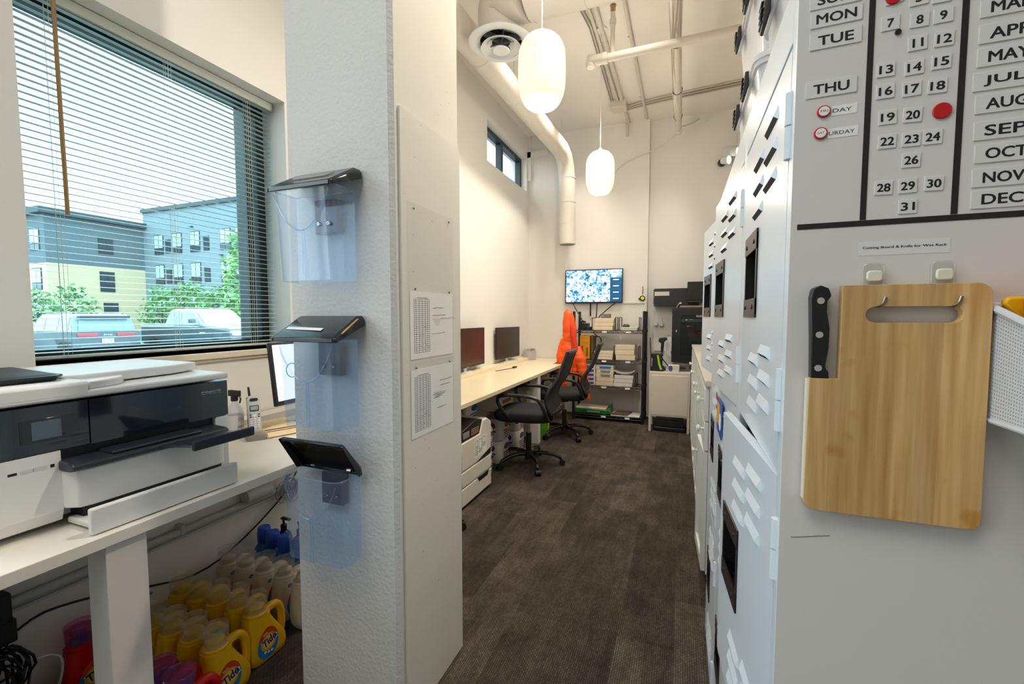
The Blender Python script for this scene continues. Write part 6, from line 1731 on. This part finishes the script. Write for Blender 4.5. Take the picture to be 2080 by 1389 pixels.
sg = thing('barcode_scanner', 'black barcode scanner on a slim stand on the cream cabinet', 'scanner', (-.20, 5.60, .712))
MB(sg).prism([(-.255, 1.06), (-.245, 1.105), (-.16, 1.115), (-.15, 1.085), (-.185, 1.06), (-.195, .94), (-.225, .94), (-.222, 1.04)], 5.58, 5.63, 'y').build('head', M('tool_black', '15161A', .45), sg, bevel=.008)
MB(sg).tube([(-.21, 5.605, .95), (-.215, 5.605, .86), (-.15, 5.55, .79), (-.10, 5.53, .73)], .006, 6, sm=2).cyl((-.21, 5.605, .713), (-.21, 5.605, .95), .008).cyl((-.21, 5.605, .713), (-.21, 5.605, .72), .04, n=18).build('stand', CAB, sg)
cl_ = thing('hanging_cloth', 'white cloth hanging beside the network cabinet', 'cloth', (-.145, 5.70, 1.0))
mb = MB(cl_)
for i in range(2):
    pass
rows = []
for k in range(9):
    z = 1.115 - .225 * k / 8
    rows.append([(-.170 + (.062 + .006 * math.sin(k)) * i / 8 - .012 * k / 8, 5.69 + .010 * math.sin(i * 1.9 + k * .3), z - .006 * math.sin(i)) for i in range(9)])
v_ = [p for r_ in rows for p in r_] + [(p[0], p[1] + .004, p[2]) for r_ in rows for p in r_]
f_ = []
for j in range(8):
    for i in range(8):
        a = j * 9 + i; f_ += [(a, a + 1, a + 10, a + 9), (a + 81, a + 90, a + 91, a + 82)]
mb.add(v_, f_).build('cloth', M('white_cloth', 'DAD8DC', .8), cl_, recalc=False, smooth=80)
MB(cl_).tube([(-.15, 5.715, 1.115), (-.14, 5.725, 1.13), (-.125, 5.73, 1.12)], .004, 6).build('clip', M('divider_bronze', '4A3A2C', .4, metal=.4), cl_)
tb = thing('tissue_box', 'blue and white tissue box on the cream cabinet', 'box', (-.07, 5.47, .712))
MB(tb).box(-.130, -.010, 5.43, 5.52, .713, .795).build('carton', KRAFT_W, tb, bevel=.004)
MB(tb).prism([(-.105 + .024 * math.cos(a), .756 + .034 * math.sin(a)) for a in [i * .5236 for i in range(12)]], 5.4285, 5.43, 'y').build('print', BLB, tb, smooth=0)
gx = thing('grey_device', 'grey desktop device behind the tissue box on the cream cabinet', 'device', (.03, 5.62, .712))
MB(gx).prism([(-.06, .713), (.10, .713), (.10, .79), (-.02, .80), (-.06, .775)], 5.55, 5.70, 'y').build('case', M('device_grey', '585654', .5), gx, bevel=.005)
MB(gx).box(.0, .06, 5.548, 5.55, .74, .765).build('port_panel', BLACK_PLASTIC, gx)

# ---------------------------------------------------------------- network cabinet and boxes on the back wall
BW = BY + .08
nc = thing('network_cabinet', 'black wall network cabinet with a glass door on the back wall', 'network cabinet', (.16, 5.96, .80))
NX0, NX1, NY0, NZ0, NZ1 = -.105, .50, 5.74, .80, 1.475
RACKB = M('cabinet_black', '121317', .4)
MB(nc).box(NX0, NX1, NY0 + .02, BW - .001, NZ0, NZ1).build('body', RACKB, nc, bevel=.004)
vs_, fs_ = solid_from_outline([(NX0, NZ0 + .005), (NX1, NZ0 + .005), (NX1, NZ1 - .01), (NX0, NZ1 - .01)], [[(NX0 + .10, NZ0 + .08), (NX0 + .10, NZ1 - .095), (NX1 - .08, NZ1 - .095), (NX1 - .08, NZ0 + .08)]], .018, 'y')
dfr = MB(nc).at(Matrix.Translation((0, NY0 + .009, 0))).add(vs_, fs_).build('door', RACKB, nc, bevel=.002)
MB(nc).box(NX0 + .10, NX1 - .08, NY0 + .006, NY0 + .009, NZ0 + .08, NZ1 - .095).build('glass', clear_mat('smoked_glass', (.62, .63, .65), .01, .02, rough=.03), dfr, smooth=0)
MB(nc).at(frame((NX0 + .052, NY0, 1.185), (1, 0, 0), (0, 0, 1))).prism([(0, .018), (.011, 0), (0, -.018), (-.011, 0)], 0, .008, 'z').build('lock', M('lock_silver', 'C8C8CA', .25, metal=.8), dfr, bevel=.002)
mb = MB(nc)
for z, h, m_ in ((1.335, .05, 0), (1.295, .038, 1), (1.20, .055, 0), (1.10, .05, 0), (1.0, .07, 0), (.92, .03, 0)):
    mb.box(NX0 + .105, NX1 - .085, NY0 + .0135, NY0 + .0175, z, z + h, m_)
mb.build('equipment', [M('equipment_dark', '1E2A30', .35), M('equipment_blue_grey', '6E8894', .35)], nc)
mb = MB(nc)
for x, z, m_ in ((.055, 1.318, 0), (.10, 1.320, 1), (.112, 1.320, 1), (.068, 1.240, 2), (.085, 1.240, 2), (.20, 1.16, 2), (.24, 1.155, 2)):
    mb.box(x, x + .010, NY0 + .0115, NY0 + .0135, z, z + .010, m_)
mb.tube([(.18 + .05 * math.cos(a), NY0 + .0125, 1.150 + .022 * math.sin(a)) for a in [i * .5236 for i in range(13)]], .002, 5, 3)
mb.build('indicator_lights', [M('led_white', 'FFFFFF', .3, emit='F0FFF8', estr=2.0), M('led_green', '30E060', .3, emit='28D850', estr=1.6), M('led_red', 'FF3048', .3, emit='FF2A48', estr=1.6), M('led_red_dim', 'A02038', .3, emit='8A1830', estr=.5)], nc)
mb = MB(nc)
for a in ((.168, .266, 1.357, 1.360), (.168, .266, 1.387, 1.390), (.168, .171, 1.357, 1.390), (.263, .266, 1.357, 1.390)): mb.box(a[0], a[1], NY0 + .0018, NY0 + .0058, a[2], a[3])
mb.text('Belkin', frame((.217, NY0 + .0030, 1.3735), (1, 0, 0), (0, 0, 1)), .082, .019, 0)
mb.build('maker_plate', M('plate_white', 'D0D4D6', .4), nc, smooth=0)
wx = thing('wall_box', 'long black metal box on the back wall with a white label', 'wall box', (-.13, 6.1, 1.5))
MB(wx).box(-.342, .20, 5.98, BW - .001, 1.500, 1.722).build('case', RACKB, wx, bevel=.003)
MB(wx).box(-.330, -.150, 5.9785, 5.98, 1.630, 1.682).build('label', M('label_pinkish', 'D4C8C4', .6), wx, smooth=0)
mb = MB(wx)
for x in (-.334,):
    for z in (1.715, 1.615, 1.512): mb.cyl((x, 5.98, z), (x, 5.976, z), .006, n=8)
mb.build('screws', CHROME, wx)
w2 = thing('wall_box', 'square black box mounted over the end of the long black wall box', 'wall box', (.25, 6.0, 1.53))
MB(w2).box(.062, .50, 5.84, 5.979, 1.565, 1.790).build('case', M('box_black_matte', '0F1013', .6), w2, bevel=.003)
MB(w2).box(.07, .50, 5.83, 5.979, 1.535, 1.560).build('base_tray', RACKB, w2, bevel=.003)
tag(MB().box(-.02, .50, 5.80, 6.15, 1.478, 1.497).build('board', M('raw_wood_board', '9A8468', .7, var=.15)), 'thin brown board resting on the network cabinet', 'board')
t = thing('cable_tag', 'small white plug on the edge of the square black box', 'plug', (-.03, 5.97, 1.52))
MB(t).cbox((-.015, 5.965, 1.532), (.03, .02, .018)).build('plug', WHITE_PLASTIC, t, bevel=.003)
MB(t).tube([(-.03, 5.965, 1.527), (-.055, 5.95, 1.49), (-.06, 5.95, 1.46)], .004, 6, sm=1).build('lead', WHITE_PLASTIC, t)
ol = thing('wall_outlet', 'white outlet plate with adapters on the back wall', 'outlet', (-.285, 6.17, 1.28))
MB(ol).box(-.32, -.235, BW - .008, BW - .001, 1.24, 1.36).build('plate', DW, ol, bevel=.003)
MB(ol).cbox((-.315, BW - .03, 1.262), (.045, .045, .045)).build('adapter', WHITE_PLASTIC, ol, bevel=.006)
MB(ol).cbox((-.245, BW - .03, 1.255), (.045, .045, .040)).build('adapter', WHITE_PLASTIC, ol, bevel=.006)
struct('trim_5', MB().box(-.33, -.10, BW - .02, BW - .0005, .90, .925), M('trim_white', 'DDD9D0', .6), bevel=.002)

# ---------------------------------------------------------------- counter cabinets beyond the lockers
CABW = M('counter_cabinet_white', 'DCE0DE', .35, var=.015)
TOPC = M('counter_top_grey', 'D2CEC6', .3, var=.06)
CFX = .138
ct = thing('countertop', 'pale grey countertop over the white cabinets beyond the lockers', 'countertop', (.35, 3.7, 1.02))
MB(ct).box(.116, .590, 2.34, 5.30, 1.022, 1.052).build('slab', TOPC, ct, bevel=.003)
MB(ct).box(.572, .590, 2.34, 5.30, 1.052, 1.09).build('upstand', TOPC, ct, bevel=.002)
def shaker(root, y0, y1, z0, z1, ang=0.0, hinge_near=True):
    w, h = y1 - y0, z1 - z0
    vs_, fs_ = solid_from_outline([(0, 0), (w, 0), (w, h), (0, h)], [[(.055, .055), (.055, h - .055), (w - .055, h - .055), (w - .055, .055)]], .020, 'x')
    mb = MB().add([(v[0], v[1] if hinge_near else v[1] - w, v[2]) for v in vs_], fs_)
    o_ = 0 if hinge_near else -w
    mb.box(0, .008, .05 + o_, w - .05 + o_, .05, h - .05)
    d = mb.build('door', CABW, root, smooth=0)
    d.location = (CFX - .010 - root.location.x, (y0 if hinge_near else y1) - root.location.y, z0 - root.location.z)
    d.rotation_euler = (0, 0, R(ang))
    ky = (w - .03 if hinge_near else -w + .03)
    MB().at(frame((-.010, ky, h * .86), (0, -1, 0), (0, 0, 1))).lathe([(.006, 0), (.006, .012), (.014, .018), (.014, .025), (.008, .030), (.0003, .030)], 16).build('knob', CABW, d)
    return d
ys = [2.36, 3.09, 3.82, 4.55, 5.28]
cl = ['white drawer cabinet beside the lockers, its door ajar', 'second white panelled cabinet from the lockers', 'third white panelled cabinet from the lockers', 'last white panelled cabinet, beside the cream cabinet']
for i in range(4):
    y0, y1 = ys[i], ys[i + 1] - .004
    t = thing('counter_cabinet', cl[i], 'cabinet', (.36, (y0 + y1) / 2, 0), 0, 'white cabinets under the countertop')
    MB(t).box(CFX + .002, .588, y0, y1, .06, 1.02).build('body', CABW, t, bevel=.001)
    MB(t).box(CFX + .03, .588, y0, y1, 0, .06).build('plinth', CABW, t)
    ym = (y0 + y1) / 2
    if i == 0:
        for za, zb in ((.845, 1.005), (.695, .838)):
            d = MB(t).box(CFX - .020, CFX, y0 + .004, ym - .003, za, zb).build('drawer', CABW, t, bevel=.002)
            MB(t).at(frame((CFX - .020, y0 + .06, za + .10), (0, -1, 0), (0, 0, 1))).lathe([(.007, 0), (.007, .014), (.018, .022), (.018, .030), (.010, .036), (.0003, .036)], 16).build('knob', CABW, d)
        shaker(t, y0 + .004, ym - .003, .075, .688, 3.0)
        shaker(t, ym + .003, y1 - .004, .075, 1.005)
    else:
        shaker(t, y0 + .004, ym - .003, .075, 1.005, 0, True)
        shaker(t, ym + .003, y1 - .004, .075, 1.005, 0, False)
kt = thing('coffee_carafe', 'dark glass bowl and blue grey jug base on the countertop behind the lockers', 'carafe', (.335, 4.6, 1.052))
MB().lathe([(.05, 0), (.09, .015), (.125, .06), (.135, .11), (.130, .11), (.118, .062), (.08, .02), (.0005, .012)], 28).build('bowl', M('dark_bowl', '22242A', .25), kt)
MB().lathe([(.075, .10), (.10, .16), (.105, .24), (.09, .31), (.0005, .315)], 28, c=(.03, 0, 0)).build('jug', M('blue_grey_jug', '5E7480', .25), kt)
MB().tube([(-.125, .0, .06), (-.15, 0, .12), (-.145, -.01, .20)], .007, 8).build('handle', M('dark_stick_brown', '4A3030', .5), kt)
